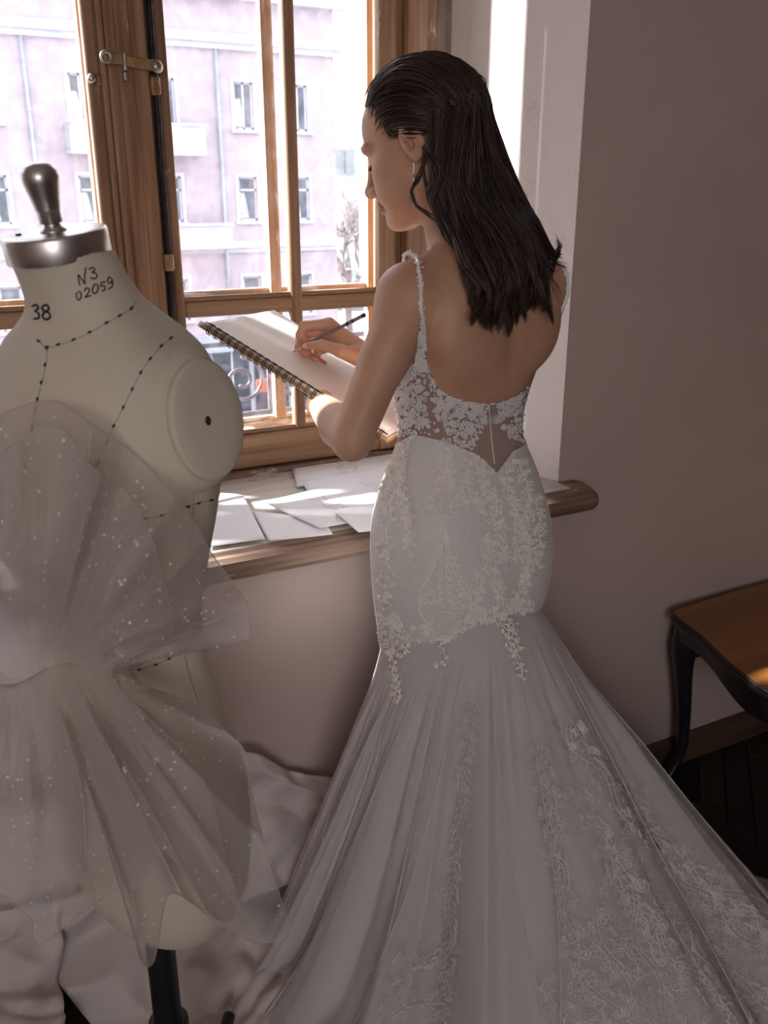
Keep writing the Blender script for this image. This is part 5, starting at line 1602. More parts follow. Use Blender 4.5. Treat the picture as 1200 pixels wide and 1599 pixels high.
# ---- lace vocabulary (2D, photo pixels) laid onto a surface
class Lace:
    def __init__(s, bvh, off=.0016): s.bvh = bvh; s.off = off; s.th = MB(); s.bd = MB(); s.rg = np.random.default_rng(21); s.rk = 1.0
    def pt(s, u, v, h=0.0): return cast(u, v, s.bvh, s.off + h)
    def line(s, pts, r=.0011, n=None, h=0.0):
        r = r*s.rk
        pts = np.array(pts, float); n = n or max(8, 4*len(pts))
        q = [s.pt(u, v, h) for u, v in cubic(pts, n)]
        run = []
        for x in q + [None]:
            if x is not None and (not run or np.linalg.norm(x - run[-1]) < .03): run.append(x)
            else:
                if len(run) > 2: s.th.tube(np.array(run), r*np.clip(np.minimum(np.linspace(.5, 6, len(run)), np.linspace(5, .5, len(run))), .3, 1), 5, cap=False)
                run = [x] if x is not None else []
    def leaf(s, u, v, ang, L, w=.32, h=.001):
        """raised petal: five-point blade with a ridge"""
        ca, sa = math.cos(ang), math.sin(ang)
        pts = [(0, 0), (.45*L, w*L), (L, .02*L), (.45*L, -w*L), (.5*L, 0)]
        hs = [0, .0004, .0010, .0004, .0024]
        q = [s.pt(u + ca*x - sa*y, v + sa*x + ca*y, h*.4 + hh) for (x, y), hh in zip(pts, hs)]
        if any(x is None for x in q): return
        q = np.array(q)
        if np.abs(q - q[0]).max() > .05: return
        s.th.add(q, [(0, 1, 4), (1, 2, 4), (2, 3, 4), (3, 0, 4)])
    def bead(s, u, v, r=.0014):
        q = s.pt(u, v, r*.5)
        if q is None: return
        s.bd.add(q + r*np.array([(1,0,0),(-1,0,0),(0,1,0),(0,-1,0),(0,0,1),(0,0,-1)]), [(0,2,4),(2,1,4),(1,3,4),(3,0,4),(2,0,5),(1,2,5),(3,1,5),(0,3,5)])
    def scroll(s, u, v, r, ang, sg, turns=1.4, th=.0011):
        t = np.linspace(0, 1, 18); rr = r*(1 - .8*t); a_ = ang + sg*2*math.pi*turns*t
        s.line(np.stack([u + rr*np.cos(a_), v + rr*np.sin(a_)], 1), th, 26)
    def flower(s, u, v, r, n=6):
        a0 = s.rg.uniform(0, 6)
        for k in range(n): s.leaf(u, v, a0 + 6.283*k/n, r, .38)
        s.bead(u, v, .0017)
    def spray(s, u, v, ang, L, n=7, r=.001):
        """fern: mid rib with paired leaves"""
        ca, sa = math.cos(ang), math.sin(ang)
        s.line([(u, v), (u + ca*L*.5, v + sa*L*.5), (u + ca*L, v + sa*L)], r)
        for k in range(n):
            t = (k + .5)/n; l_ = L*.42*(1 - .6*abs(t - .35))
            for sg in (-1, 1): s.leaf(u + ca*L*t, v + sa*L*t, ang + sg*.75, l_, .26)
        s.leaf(u + ca*L*.95, v + sa*L*.95, ang, L*.3)
    def vine(s, path, w, step=9, th=.0011, dens=1.0):
        p = cubic(np.array(path, float), 60)
        L = np.concatenate([[0], np.cumsum(np.linalg.norm(np.diff(p, axis=0), axis=1))])
        m = max(4, int(L[-1]/step))
        q = np.stack([np.interp(np.linspace(0, L[-1], m), L, p[:, i]) for i in range(2)], 1)
        d = np.gradient(q, axis=0); d /= np.linalg.norm(d, axis=1)[:, None]; nn = np.stack([-d[:, 1], d[:, 0]], 1)
        wave = q + nn*(np.sin(np.arange(m)*1.1)*w*.22)[:, None]
        s.line(wave, th, m*4)
        for i in range(m):
            sg = 1 if i % 2 else -1
            a_ = math.atan2(d[i, 1], d[i, 0])
            k = s.rg.random()
            c = wave[i] + nn[i]*sg*w*.45
            if k < .45*dens: s.scroll(c[0], c[1], w*.34, a_ + (math.pi if sg > 0 else 0), -sg, 1.2, th)
            for j in range(3): s.leaf(*(wave[i] + nn[i]*sg*w*s.rg.uniform(.05, .35) + d[i]*s.rg.uniform(-.5, .5)*step), a_ + sg*s.rg.uniform(.4, 1.3), w*s.rg.uniform(.35, .6), .28)
            if s.rg.random() < .8: s.bead(*(c + s.rg.normal(0, w*.15, 2)))
    def filigree(s, path, w0, step=12, th=.0008):
        p = cubic(np.array(path, float), 80)
        L = np.concatenate([[0], np.cumsum(np.linalg.norm(np.diff(p, axis=0), axis=1))])
        m = max(4, int(L[-1]/step))
        q = np.stack([np.interp(np.linspace(0, L[-1], m), L, p[:, i]) for i in range(2)], 1)
        d = np.gradient(q, axis=0); d /= np.linalg.norm(d, axis=1)[:, None]; nn = np.stack([-d[:, 1], d[:, 0]], 1)
        w = w0
        for o_ in (-.10, .10): s.line(q + nn*((np.sin(np.arange(m)*.8)*.25 + o_)*w)[:, None], th, m*4)
        for i in range(m):
            sg = 1 if s.rg.random() < .5 else -1
            w = w0*s.rg.uniform(.6, 1.15)
            a_ = math.atan2(d[i, 1], d[i, 0]) + s.rg.normal(0, .3)
            c = q[i] + nn[i]*sg*w*s.rg.uniform(.3, .6)
            s.scroll(c[0], c[1], w*.36, a_ + (math.pi/2 if sg > 0 else -math.pi/2), -sg, 1.5, th)
            s.scroll(c[0], c[1], w*.26, a_ + (math.pi/2 if sg > 0 else -math.pi/2), -sg, 1.2, th*.8)
            c2 = q[i] - nn[i]*sg*w*.3
            s.line([q[i], c2 + d[i]*w*.2, c2 + d[i]*w*.5], th)
            for k in range(4): s.leaf(*(c2 + d[i]*w*(.05 + .14*k)), a_ - sg*(.5 + .25*k), w*.26, .22)
            for _ in range(2): s.bead(*(q[i] + s.rg.normal(0, w*.14, 2)), .0015)
    def pack(s, poly_fn, box, n, size):
        """dense floral filling of a region"""
        for _ in range(n):
            u = s.rg.uniform(box[0], box[2]); v = s.rg.uniform(box[1], box[3])
            if not poly_fn(u, v): continue
            k = s.rg.random()
            if k < .3: s.scroll(u, v, size*s.rg.uniform(.5, .9), s.rg.uniform(0, 6.28), s.rg.choice([-1, 1]), 1.3)
            elif k < .55: s.flower(u, v, size*s.rg.uniform(.5, .8), s.rg.integers(4, 7))
            elif k < .85: s.leaf(u, v, s.rg.uniform(0, 6.28), size*s.rg.uniform(.8, 1.4), .28)
            else: s.bead(u, v)
    def build(s, name, mat, parent):
        if s.th.n: s.th.build(name, mat, parent, smooth=False, kind='stuff')
        if s.bd.n: s.bd.build(name.replace('lace', 'bead') if 'lace' in name else name + '_beads', M_BEAD, parent, kind='stuff')
def z5(pts, k=350/1036): return [(550 + x*k, 560 + y*k) for x, y in pts]

# ---- lace of the fitted part
la = Lace(bvh_hip, .0026); la.rk = 1.35
la.vine(z5([(250, 380), (230, 520), (255, 690), (275, 800), (270, 900)]), 13, 7)
la.vine(z5([(200, 520), (185, 700), (165, 860), (175, 1000)]), 12, 7)
la.vine(z5([(435, 430), (440, 540), (430, 690)]), 17, 7)
for sx in (-1, 1):
    la.vine(z5([(437, 520), (437 + sx*45, 590), (437 + sx*85, 690)]), 11, 7)
    la.scroll(*z5([(435 + sx*70, 1110)])[0], 15, 0, sx, 2.2, .0013); la.scroll(*z5([(435 + sx*70, 1110)])[0], 11, 2, -sx, 1.4)
    la.scroll(*z5([(435 + sx*72, 1110)])[0], 18, math.pi/2, -sx, .9, .0013)
    la.line(z5([(430, 770), (430 + sx*22, 880), (430 + sx*62, 990), (430 + sx*112, 1080), (430 + sx*110, 1180), (430 + sx*60, 1230)]), .0013, 40)
    la.line(z5([(430, 800), (430 + sx*18, 900), (430 + sx*45, 990), (430 + sx*70, 1050)]), .001, 30)
    for k in range(9):
        y = 830 + k*34
        la.leaf(*z5([(430 + sx*6, y)])[0], (math.pi/2 - sx*.75), 12 + k*.6, .24)
        la.leaf(*z5([(430 + sx*(20 + k*8), y + 20)])[0], (math.pi/2 - sx*1.2), 9, .3)
la.line(z5([(430, 760), (432, 980), (430, 1180)]), .0013, 40)
a_ = np.linspace(0, 2*math.pi, 24)
la.line(z5(np.stack([435 + 62*np.cos(a_), 1225 + 62*np.sin(a_)], 1)), .0013, 50)
for k in range(-5, 6):   # netted roundel
    la.line(z5([(435 + k*11 - 22, 1225 - 44), (435 + k*11 + 22, 1225 + 44)]), .0004, 10); la.line(z5([(435 + k*11 + 22, 1225 - 44), (435 + k*11 - 22, 1225 + 44)]), .0004, 10)
la.vine(z5([(575, 450), (600, 560), (650, 650), (680, 760), (690, 920)]), 15, 7)
la.vine(z5([(540, 470), (530, 560), (560, 640), (640, 730)]), 13, 7)
la.vine(z5([(625, 830), (610, 960), (585, 1060), (575, 1150)]), 13, 7); la.vine(z5([(625, 850), (660, 980), (680, 1100)]), 13, 7)
la.vine(z5([(730, 470), (710, 560), (740, 660), (770, 760), (770, 820)]), 15, 7); la.vine(z5([(780, 480), (800, 600), (810, 740)]), 14, 7)
la.vine(z5([(765, 840), (760, 930), (700, 900)]), 12, 6); la.vine(z5([(820, 800), (810, 930), (790, 1060), (740, 1150)]), 13, 7)
la.vine(z5([(850, 640), (862, 800), (850, 950)]), 12, 7)
la.vine(z5([(560, 1150), (620, 1180), (700, 1150), (780, 1130)]), 15, 6)
def inhem(u, v): return True
la.pack(lambda u, v: v > np.interp(u, [600, 650, 700, 730, 830], [955, 975, 985, 958, 930]) , (598, 930, 830, 1018), 420, 7)
la.pack(lambda u, v: u < np.interp(v, [690, 760, 850, 1000], [642, 612, 604, 628]), (590, 680, 645, 1016), 330, 6)
la.pack(lambda u, v: abs(v - np.interp(u, [640, 678, 709, 739, 759, 773, 783, 797, 812], [680, 684, 697, 710, 726, 741, 726, 708, 690])) < 5, (640, 676, 815, 748), 480, 5)
la.pack(lambda u, v: abs(u - 437*.338 - 550) < 8 and 700 < v < 760, (680, 700, 712, 760), 60, 6)
def near_path(paths, w):
    pp = [cubic(np.array(z5(p)), 40) for p in paths]
    al = np.concatenate(pp)
    return lambda u, v: np.min((al[:, 0] - u)**2 + (al[:, 1] - v)**2) < w*w
cols = [[(250, 380), (230, 520), (255, 690), (275, 860)], [(435, 430), (440, 540), (430, 700)], [(437, 520), (395, 590), (352, 690)], [(437, 520), (480, 590), (522, 690)],
        [(575, 450), (600, 560), (650, 650), (680, 760), (690, 920)], [(540, 470), (530, 560), (560, 640), (640, 730)], [(625, 830), (610, 960), (585, 1060), (575, 1150)], [(625, 850), (660, 980), (680, 1100)],
        [(730, 470), (710, 560), (740, 660), (770, 760), (770, 900)], [(780, 480), (800, 600), (810, 740)], [(820, 800), (810, 930), (790, 1060), (740, 1150)], [(850, 640), (862, 800), (850, 950)], [(330, 1230), (400, 1290), (470, 1290), (540, 1200)]]
la.pack(near_path(cols, 8.5), (596, 690, 852, 1010), 4200, 5)
for _ in range(900):     # sequins
    u, v = la.rg.uniform(596, 852), la.rg.uniform(690, 1000); la.bead(u, v, .0012)
# the side and front turned from the camera get the same kind of vines
for k in range(9):
    uu = RD(-30 + 18*k); zz_ = np.linspace(.80, 1.14, 30)
    q = np.array([torso_pt(np.array(uu + .05*math.sin(z*30 + k)), z, .0065) for z in zz_])
    la.th.tube(q, .0012, 5, cap=False)
    for i in range(0, 30, 1):
        p = q[i]; nr = p - np.array([*sec(p[2])[:2], p[2]]); nr /= np.linalg.norm(nr); tg = np.cross(nr, [0, 0, 1.0])
        for sg in (-1, 1):
            d = tg*sg*.8 + np.array([0, 0, -.6]); L_ = .012
            la.th.add(np.array([p, p + d*L_*.5 + nr*.001 + np.array([0, 0, .003]), p + d*L_, p + d*L_*.5 + nr*.001 - np.array([0, 0, .003])]), [(0, 1, 2, 3)])
la.build('hip_lace', M_LACE, dress)
# lace pieces that hang past the hem over the skirt are in the skirt section

lb = Lace(bvh_bod)
lb.vine(z5([(300, 20), (290, 90), (310, 160), (290, 240), (330, 300)]), 14, 6)
for (x, y, r, sg) in ((305, 135, 26, 1), (330, 225, 20, -1), (315, 285, 20, 1), (345, 290, 16, -1), (395, 235, 18, 1), (440, 225, 24, -1), (470, 300, 22, 1), (520, 320, 24, -1), (555, 260, 24, 1), (580, 235, 18, -1), (690, 240, 24, 1), (720, 250, 20, -1), (545, 330, 20, 1), (500, 260, 18, -1), (700, 320, 16, 1)):
    u, v = z5([(x, y)])[0]; lb.scroll(u, v, r*.338, 1.0*x, sg, 1.7, .0012); lb.scroll(u, v, r*.22, 2.0*x, -sg, 1.0)
for k in range(9):
    a_ = -2.6 + k*.25
    lb.line(z5([(600, 300), (600 + 40*math.cos(a_ + .5), 300 + 50*math.sin(a_ + .5))]), .0008); lb.line(z5([(670, 300), (670 - 40*math.cos(a_ + .5), 300 + 50*math.sin(a_ + .5))]), .0008)
lb.vine(z5([(380, 160), (430, 200), (520, 210), (600, 205)]), 15, 5); lb.vine(z5([(660, 205), (720, 200), (770, 180), (800, 150)]), 14, 5)
lb.vine(z5([(360, 20), (370, 80), (390, 150)]), 10, 5); lb.vine(z5([(250, 60), (245, 160), (250, 260)]), 12, 6)
lb.pack(lambda u, v: v - np.interp(u, [664, 668, 673, 685, 709, 732, 763, 786, 807, 824], [540, 562, 580, 604, 620, 626, 629, 624, 616, 604]) < 9, (655, 540, 826, 640), 700, 5)
lb.pack(lambda u, v: u < 645, (618, 540, 645, 680), 260, 6)
lb.pack(lambda u, v: v < np.interp(u, [690, 735, 755, 764, 774, 786, 800, 815], [690, 702, 674, 642, 642, 674, 696, 690]) and (u < 758 or u > 776), (685, 610, 818, 705), 640, 5.5)
lb.pack(lambda u, v: u < np.interp(v, [490, 540, 600, 680], [668, 668, 690, 690]), (630, 490, 690, 680), 160, 5)
lb.build('bodice_lace', M_LACEW, dress)
# lace wing between armhole and strap, and the beaded straps
def strap(px, Ds, name, flip=False):
    st = MB(); rg = np.random.default_rng(2)
    P = cubic(px, 70)
    m_ = MB()
    for i, p in enumerate(P):
        for k in range(3):
            q = p + rg.normal(0, .0022, 3); r = rg.uniform(.0012, .0026)
            st.add(q + r*np.array([(1,0,0),(-1,0,0),(0,1,0),(0,-1,0),(0,0,1),(0,0,-1)]), [(0,2,4),(2,1,4),(1,3,4),(3,0,4),(2,0,5),(1,2,5),(3,1,5),(0,3,5)])
    st.tube(P, .0028, 6)
    st.build(name, M_BEAD, dress)
def bp(u, v, off=.003): return cast(u, v, bvh_body, off)
sp_ = [bp(u, v) for u, v in ((630, 372), (640, 385), (650, 405), (655, 430), (657, 455), (657, 480), (661, 505), (666, 545))]
sp_ = [p for p in sp_ if p is not None]
front0 = sp_[0] + WF*.03 + np.array([0, 0, -.004]); front1 = loc((-.095, .085, 1.385))
strap(np.array([front1, front0] + sp_), None, 'shoulder_strap')
def mirror(p):
    c0 = np.array([sec(1.45)[0], sec(1.45)[1], 0]); d = p - c0; return p - 2*WR*(d @ WR)
strap(np.array([mirror(p) for p in [front1, front0] + sp_]), None, 'shoulder_strap')
# the side wing that fills the scoop up to the strap
def wing(mir):
    rows = []
    for t in np.linspace(0, 1, 14):
        l_ = np.array([np.interp(t, [0, 1], [657, 640]), np.interp(t, [0, 1], [488, 580])]); r_ = np.array([np.interp(t, [0, .5, 1], [659, 664, 674]), np.interp(t, [0, 1], [488, 580])])
        row = []
        for k in np.linspace(0, 1, 8):
            q = cast(*(l_*(1-k) + r_*k), bvh_body, .0045)
            row.append(q)
        rows.append(row)
    if any(x is None for r_ in rows for x in r_): print('wing miss'); return None
    P = np.array(rows)
    if mir: P = np.array([[mirror(p) for p in r_] for r_ in P])
    m_ = MB().grid(P)
    m_.build('sheer_side_wing', M_NET, dress, smooth=True)
    return BVHTree.FromPolygons([Vector(p) for p in np.concatenate(m_.v)], m_.f)
bw = wing(False); wing(True)
if bw:
    lw = Lace(bw); lw.pack(lambda u, v: True, (636, 490, 676, 582), 420, 5.5); lw.vine([(657, 490), (655, 530), (652, 578)], 12, 5)
    lw.build('side_lace', M_LACEW, dress)

# ------------------------------------------------------------------ tulle skirt with train
FOOT = [(0, 1.36, 1.42), (30, 1.16, 1.52), (60, 1.0, 1.545), (90, .82, 1.545), (120, .66, 1.54), (150, .52, 1.50), (180, .45, 1.44), (205, .425, 1.35), (225, .44, 1.18), (248, .60, .86), (268, .86, .60), (288, 1.20, .50), (308, 1.46, .62), (325, 1.56, .86), (340, 1.57, 1.12), (352, 1.49, 1.32)]
fa = np.radians([f[0] for f in FOOT]); fx = np.array([f[1] for f in FOOT]); fy = np.array([f[2] for f in FOOT])
fa3 = np.concatenate([fa - 2*math.pi, fa, fa + 2*math.pi])
def foot(u):
    u = np.asarray(u) % (2*math.pi)
    return np.interp(u, fa3, np.tile(fx, 3)), np.interp(u, fa3, np.tile(fy, 3))
def foot_s(u):
    ws = [(-.10, .2), (-.05, .2), (0, .2), (.05, .2), (.10, .2)]
    X = sum(w*foot(u + d)[0] for d, w in ws); Y = sum(w*foot(u + d)[1] for d, w in ws); return X, Y
def skirt_pt(u, t, seed, amp, top_off, lift, start_drop=0.0, spread=1.0):
    rg = np.random.default_rng(seed)
    z0 = bot_e(u) + .014 - start_drop
    tp = np.stack([torso_pt(np.array(a_), b_, .003 + top_off*.3) for a_, b_ in zip(u, z0)])
    X, Y = foot_s(u)
    cx_, cy_ = .83, 1.30
    X = cx_ + (X - cx_)*spread; Y = cy_ + (Y - cy_)*spread
    # pleats: many narrow at the seam, a few deep folds below
    f1 = sum(rg.uniform(.5, 1)*np.sin(k*u + rg.uniform(0, 6.28)) for k in ((5, 8, 12, 15) if amp > .04 else (9, 13, 17)))/2
    f2 = sum(rg.uniform(.5, 1)*np.sin(k*u + rg.uniform(0, 6.28)) for k in (34, 47, 61))/2
    fold = (1 - 2*np.abs(np.clip(f1, -1, 1)))*.9
    h = t**.96*.94 + .06*t**3
    zt = z0*(1 - t)**1.45
    px_ = tp[:, 0]*(1 - h) + X*h; py_ = tp[:, 1]*(1 - h) + Y*h
    nx, ny = px_ - cx_, py_ - cy_; L = np.hypot(nx, ny) + 1e-6
    a1 = amp*smoothstep(.02, .6, t)*(.4 + L*.9)
    dsp = a1*fold + amp*.14*f2*smoothstep(.03, .2, t)
    px_ = px_ + nx/L*dsp; py_ = py_ + ny/L*dsp
    lift = lift*smoothstep(.0, .3, np.array(t))
    zz_ = zt + lift + .03*amp/.04*np.abs(f1)*smoothstep(.75, 1, t)
    py_ = np.minimum(py_, YW - .03)
    return np.stack([px_, py_, np.maximum(zz_, .006 + lift*.3)], 1)
NU = 520
US = np.linspace(0, 2*math.pi, NU, endpoint=False)
TS = np.linspace(0, 1, 40)
skirts = []
for nm, seed, amp, toff, lift, mat, spread in (('tulle_lining', 15, .066, .0, .0, M_TULLE_IN, .93), ('tulle_underskirt', 8, .045, .003, .012, M_TULLE, .97), ('tulle_overskirt', 15, .072, .006, .026, M_TULLE, 1.0)):
    P = np.stack([skirt_pt(US, t, seed, amp, toff, lift, 0, spread) for t in TS])
    m_ = MB().grid(P, True); m_.build(nm, mat, dress, smooth=True)
    skirts.append((np.concatenate(m_.v), m_.f))
bvh_sk = [BVHTree.FromPolygons([Vector(p) for p in v], f) for v, f in skirts]
# loose godet panels laid over the skirt
for k, (u0, u1, t0, sd) in enumerate(((150, 186, .02, 31), (178, 212, .0, 32), (205, 236, .02, 33), (226, 262, .0, 34), (255, 288, .02, 35), (280, 318, .03, 36), (312, 352, .0, 37))):
    ua = np.linspace(RD(u0), RD(u1), 70)
    mid = RD((u0 + u1)/2)
    rows = []
    for t in np.linspace(0, 1, 40):
        w_ = .35 + .65*t
        rows.append(skirt_pt(mid + (ua - mid)*w_, t, 15, .072, .006, .038 + .004*(k % 2), .0, 1.015 + .012*(k % 2)))
    m_ = MB().grid(np.stack(rows)); m_.build('tulle_panel', M_TULLE, dress, smooth=True)
    R_ = np.stack(rows)
    skirts.append((np.concatenate(m_.v), m_.f))
    pe = MB()
    for c_ in (0, -1): pe.tube(R_[2:, c_], .0011, 5, cap=False)
    pe.build('panel_edges', M_TULLE_IN, dress)

# ---- lace on the skirt, between the tulle layers
av, af, an = [], [], 0
for v_, f_ in skirts:
    av.append(v_); af += [tuple(i + an for i in q) for q in f_]; an += len(v_)
bvh_all = BVHTree.FromPolygons([Vector(p) for p in np.concatenate(av)], af)
M_LACES = mat_simple('soft_white_lace_thread', s2l((216, 211, 211)), .6, var=.04, scale=150)
ls = Lace(bvh_all, .0012)
ls.filigree([(735, 1100), (728, 1200), (716, 1300), (706, 1400), (700, 1500), (690, 1590)], 26, 12)
ls.filigree([(845, 1165), (858, 1260), (876, 1360), (890, 1450), (900, 1560)], 34, 14)
ls.vine([(850, 1190), (862, 1290), (880, 1400)], 10, 7, .0010)
for p0 in ([(890, 1125), (905, 1165), (930, 1200), (960, 1240), (1000, 1290), (1050, 1350), (1110, 1410), (1190, 1480)],
           [(900, 1230), (930, 1290), (960, 1350), (1000, 1420), (1060, 1500), (1140, 1580)],
           [(985, 1250), (1040, 1320), (1100, 1370), (1190, 1420)], [(960, 1300), (985, 1400), (1010, 1500), (1050, 1595)],
           [(900, 1500), (930, 1540), (970, 1595)], [(600, 1530), (640, 1500), (700, 1490)], [(590, 1590), (640, 1560), (690, 1570)], [(1080, 1450), (1130, 1520), (1195, 1560)],
           [(930, 1430), (960, 1500), (1000, 1590)], [(1100, 1380), (1150, 1420), (1200, 1440)], [(850, 1530), (870, 1560), (900, 1598)]):
    ls.filigree(p0, 38, 16)
def low_right(u, v): return v > np.interp(u, [880, 960, 1050, 1200], [1480, 1330, 1390, 1420])
for _ in range(170):
    u, v = ls.rg.uniform(890, 1200), ls.rg.uniform(1300, 1599)
    if low_right(u, v): ls.scroll(u, v, ls.rg.uniform(6, 13), ls.rg.uniform(0, 6.28), ls.rg.choice([-1, 1]), 1.5, .0009)
ls.flower(905, 1140, 14, 6); ls.flower(895, 1165, 10, 6); ls.spray(920, 1165, .6, 20)
ls.build('skirt_lace', M_LACES, dress)
# hanging points of the hip lace
lh = Lace(bvh_sk[2], .003)
lh.vine([(612, 1012), (616, 1040), (620, 1066), (622, 1092)], 11, 5)
lh.vine([(690, 1000), (694, 1020), (690, 1040)], 12, 5)
lh.vine([(780, 965), (796, 1000), (808, 1030), (815, 1058)], 13, 5); lh.vine([(790, 955), (800, 985), (806, 1015)], 13, 5)
lh.pack(lambda u, v: True, (606, 990, 640, 1024), 60, 6)
lh.build('hanging_lace', M_LACE, dress)
# lace-edged end of the train on the floor
le = MB()
ue = np.linspace(RD(300), RD(365), 120)
q = skirt_pt(ue, 1.0, 15, .072, .006, .026, 0, 1.0)
rgl = np.random.default_rng(5)
for i, p in enumerate(q):
    nr = p - np.array([.83, 1.3, p[2]]); nr /= np.linalg.norm(nr); tg = np.cross([0, 0, 1.0], nr)
    if i % 4 == 0:
        a_ = np.linspace(0, 2*math.pi*1.3, 16); r = np.linspace(.014, .004, 16)
        le.tube(np.stack([p + nr*.012 + tg*x + nr*y + np.array([0, 0, .004]) for x, y in zip(r*np.cos(a_), r*np.sin(a_))]), .0014, 5, cap=False)
    for k in range(2):
        d = nr*rgl.uniform(.2, 1) + tg*rgl.normal(0, .8); d /= np.linalg.norm(d); L_ = rgl.uniform(.012, .024); s_ = np.cross(d, [0, 0, 1.0])*L_*.28
        le.add(np.array([p, p + d*L_*.5 + s_ + (0, 0, .003), p + d*L_, p + d*L_*.5 - s_ + (0, 0, .003)]), [(0, 1, 2, 3)])
le.build('train_lace_edge', M_LACEW, dress, kind='stuff')

# ================================================================== dotted tulle pinned round the dress form
M_DTULLE = mat_sheer('dotted_ivory_tulle', s2l((222, 214, 210)), .27, .45)
M_DOT = mat_simple('white_flock_dot', s2l((232, 228, 224)), .7, var=.02)
_surfc = {}
def surfD(u, v):
    """distance of the form's surface behind a photo pixel, continued smoothly past its outline"""
    q = cast(u, v, bvh_man)
    if q is not None: return q @ _hd
    return None
_gu = np.arange(-120, 520, 20); _gv = np.arange(580, 1580, 20)
SD = np.full((len(_gv), len(_gu)), np.nan)
for i, v in enumerate(_gv):
    for j, u in enumerate(_gu):
        d = surfD(u, v)
        if d is not None: SD[i, j] = d
for _ in range(60):      # fill outwards
    nan = np.isnan(SD)
    if not nan.any(): break
    pad = np.pad(SD, 1, constant_values=np.nan)
    nb = np.stack([pad[:-2, 1:-1], pad[2:, 1:-1], pad[1:-1, :-2], pad[1:-1, 2:]])
    with np.errstate(all='ignore'):
        mean = np.nanmean(nb, axis=0)
    SD[nan] = (mean + .002)[nan]
for _ in range(6):
    p = np.pad(SD, 1, mode='edge'); sm = (p[:-2, 1:-1] + p[2:, 1:-1] + p[1:-1, :-2] + p[1:-1, 2:] + 4*SD)/8
    SD = np.minimum(SD, sm)
def sd_at(u, v):
    j = np.clip((u + 120)/20, 0, len(_gu) - 1.001); i = np.clip((v - 580)/20, 0, len(_gv) - 1.001)
    i0, j0 = int(i), int(j); a_, b_ = i - i0, j - j0
    return SD[i0, j0]*(1-a_)*(1-b_) + SD[i0+1, j0]*a_*(1-b_) + SD[i0, j0+1]*(1-a_)*b_ + SD[i0+1, j0+1]*a_*b_
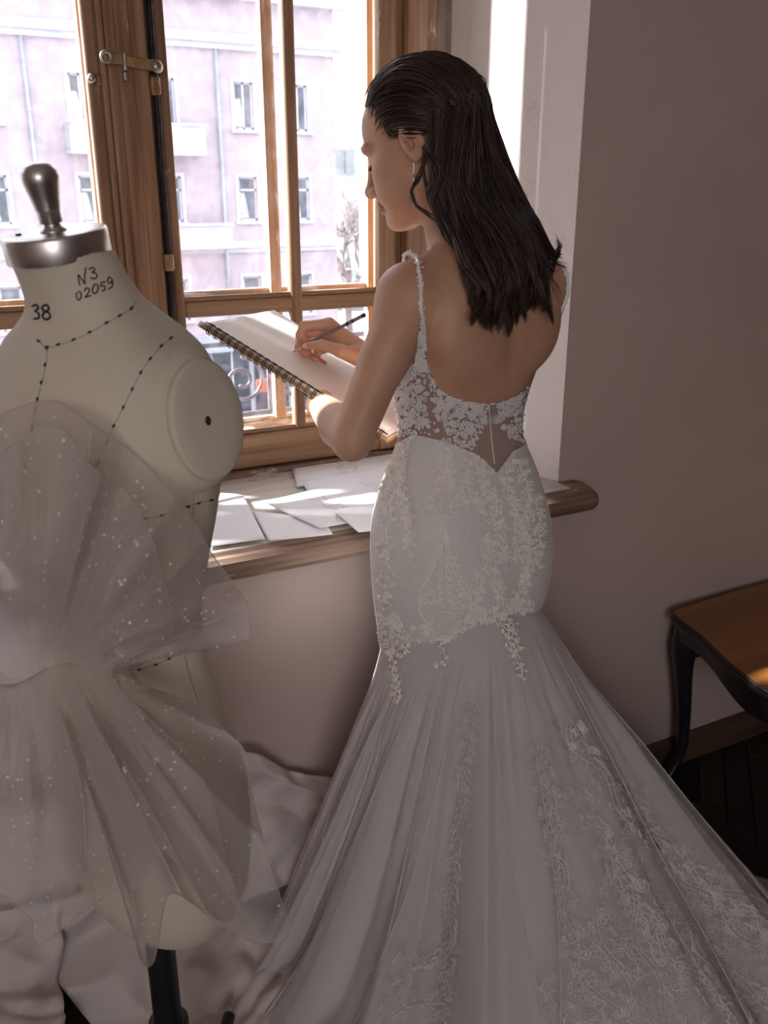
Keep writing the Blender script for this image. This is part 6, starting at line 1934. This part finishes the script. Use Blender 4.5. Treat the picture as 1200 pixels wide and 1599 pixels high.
def fan(name, G, edge, parent, seed, gap=(.012, .05, .02), amp=.022, kf=(7, 12, 19), na=150, ns=36, bend=.0, dots=120, gw=200, gs=-25):
    rg = np.random.default_rng(seed)
    E = cubic(np.array(edge, float), na)
    aa = np.linspace(0, 1, na)
    ph = rg.uniform(0, 6.28, 8)
    f1 = sum(np.sin(k*aa*math.pi + p) for k, p in zip(kf, ph))/len(kf)
    ridge = 1 - 2*np.abs(f1)**.8
    f2 = np.sin(19*aa + ph[5])*.6 + np.sin(33*aa + ph[6])*.4
    rows = []
    for s_ in np.linspace(0, 1, ns):
        row = []
        for i in range(na):
            g = np.array(G) + np.array([gw*(aa[i] - .5), 12*math.sin(aa[i]*9) + gs*(aa[i] - .5)])*(1 - s_)
            c = g*(1 - s_) + E[i]*s_
            perp = np.array([-(E[i] - G)[1], (E[i] - G)[0]]); perp /= np.linalg.norm(perp)
            c = c + perp*(bend*math.sin(math.pi*s_)*60 + f2[i]*7*math.sin(math.pi*s_))
            gp = np.interp(s_, [0, .5, 1], gap)
            D_ = sd_at(*c) - gp - amp*(ridge[i]*smoothstep(.02, .5, s_) + .35*f2[i]*s_) - .004
            D_ = min(D_, sd_at(*c) - .006)
            row.append(onD(c[0], c[1], D_))
        rows.append(row)
    P = np.array(rows)
    for _ in range(2): P[1:-1] = (P[:-2] + 2*P[1:-1] + P[2:])/4
    o = MB().grid(P).build(name, M_DTULLE, parent, smooth=True)
    # rolled raw edge catches the light
    MB().tube(P[-1], .0008, 4).build('tulle_edge', M_DTULLE, o)
    d = MB(); a_ = np.linspace(0, 2*math.pi, 7, endpoint=False)
    nrm = np.cross(np.gradient(P, axis=1), np.gradient(P, axis=0)); nrm /= np.linalg.norm(nrm, axis=2)[..., None] + 1e-12
    for _ in range(dots):
        i = int(math.sqrt(rg.uniform(.05, .98))*(ns - 1)); j = rg.integers(1, na - 1)
        n_ = nrm[i, j]; n_ = n_ if n_ @ (P[i, j] - _C) < 0 else -n_
        t1 = np.cross(n_, [0, 0, 1.0]); t1 /= np.linalg.norm(t1) + 1e-9; t2 = np.cross(n_, t1)
        c = P[i, j] + n_*.0008
        r = .0017
        d.add(np.vstack([c + n_*.0005, c + r*(np.cos(a_)[:, None]*t1 + np.sin(a_)[:, None]*t2)]), [(0, k+1, (k+1) % 7 + 1) for k in range(7)])
    d.build('flock_dots', M_DOT, o, kind='stuff')
    return o
tu = thing('tulle_drape', 'dotted ivory tulle bunched round the chest and waist of the dress form', 'tulle', (MAN[0], MAN[1], .6))
fan('upper_layer', (92, 1048), [(-110, 900), (-90, 760), (-40, 668), (0, 647), (80, 626), (140, 660), (196, 698), (250, 750), (301, 810), (328, 860), (362, 908), (388, 948), (386, 1000), (345, 985), (308, 981), (255, 1012), (212, 1046)], tu, 41, (.012, .055, .022), .03, (3, 5.3, 8.7), 170, 36, .12, 150, 230)
fan('upper_layer', (88, 1040), [(-100, 860), (-60, 760), (10, 700), (90, 668), (150, 735), (205, 775), (240, 850), (262, 930), (268, 985), (230, 1035)], tu, 42, (.03, .085, .06), .03, (2.6, 4.9, 7.7), 120, 28, -.15, 90, 170)
fan('lower_layer', (104, 1046), [(215, 1068), (300, 1098), (350, 1140), (383, 1175), (396, 1250), (417, 1333), (450, 1454), (416, 1473), (385, 1466), (342, 1444), (300, 1410), (262, 1400), (240, 1502), (216, 1490), (200, 1390), (140, 1416), (62, 1475), (48, 1430), (0, 1470), (-70, 1440), (-110, 1300), (-110, 1150)], tu, 43, (.012, .06, .03), .032, (3.3, 6.1, 9.9), 200, 38, .0, 200, -230, 40)
fan('lower_layer', (98, 1050), [(190, 1080), (262, 1140), (322, 1230), (350, 1330), (372, 1420), (330, 1430), (258, 1330), (205, 1392), (150, 1330), (110, 1400), (60, 1440), (10, 1400), (-60, 1380), (-100, 1240)], tu, 44, (.03, .09, .06), .03, (2.9, 5.2, 8.1), 150, 32, -.1, 150, -190, 40)

seat_children()
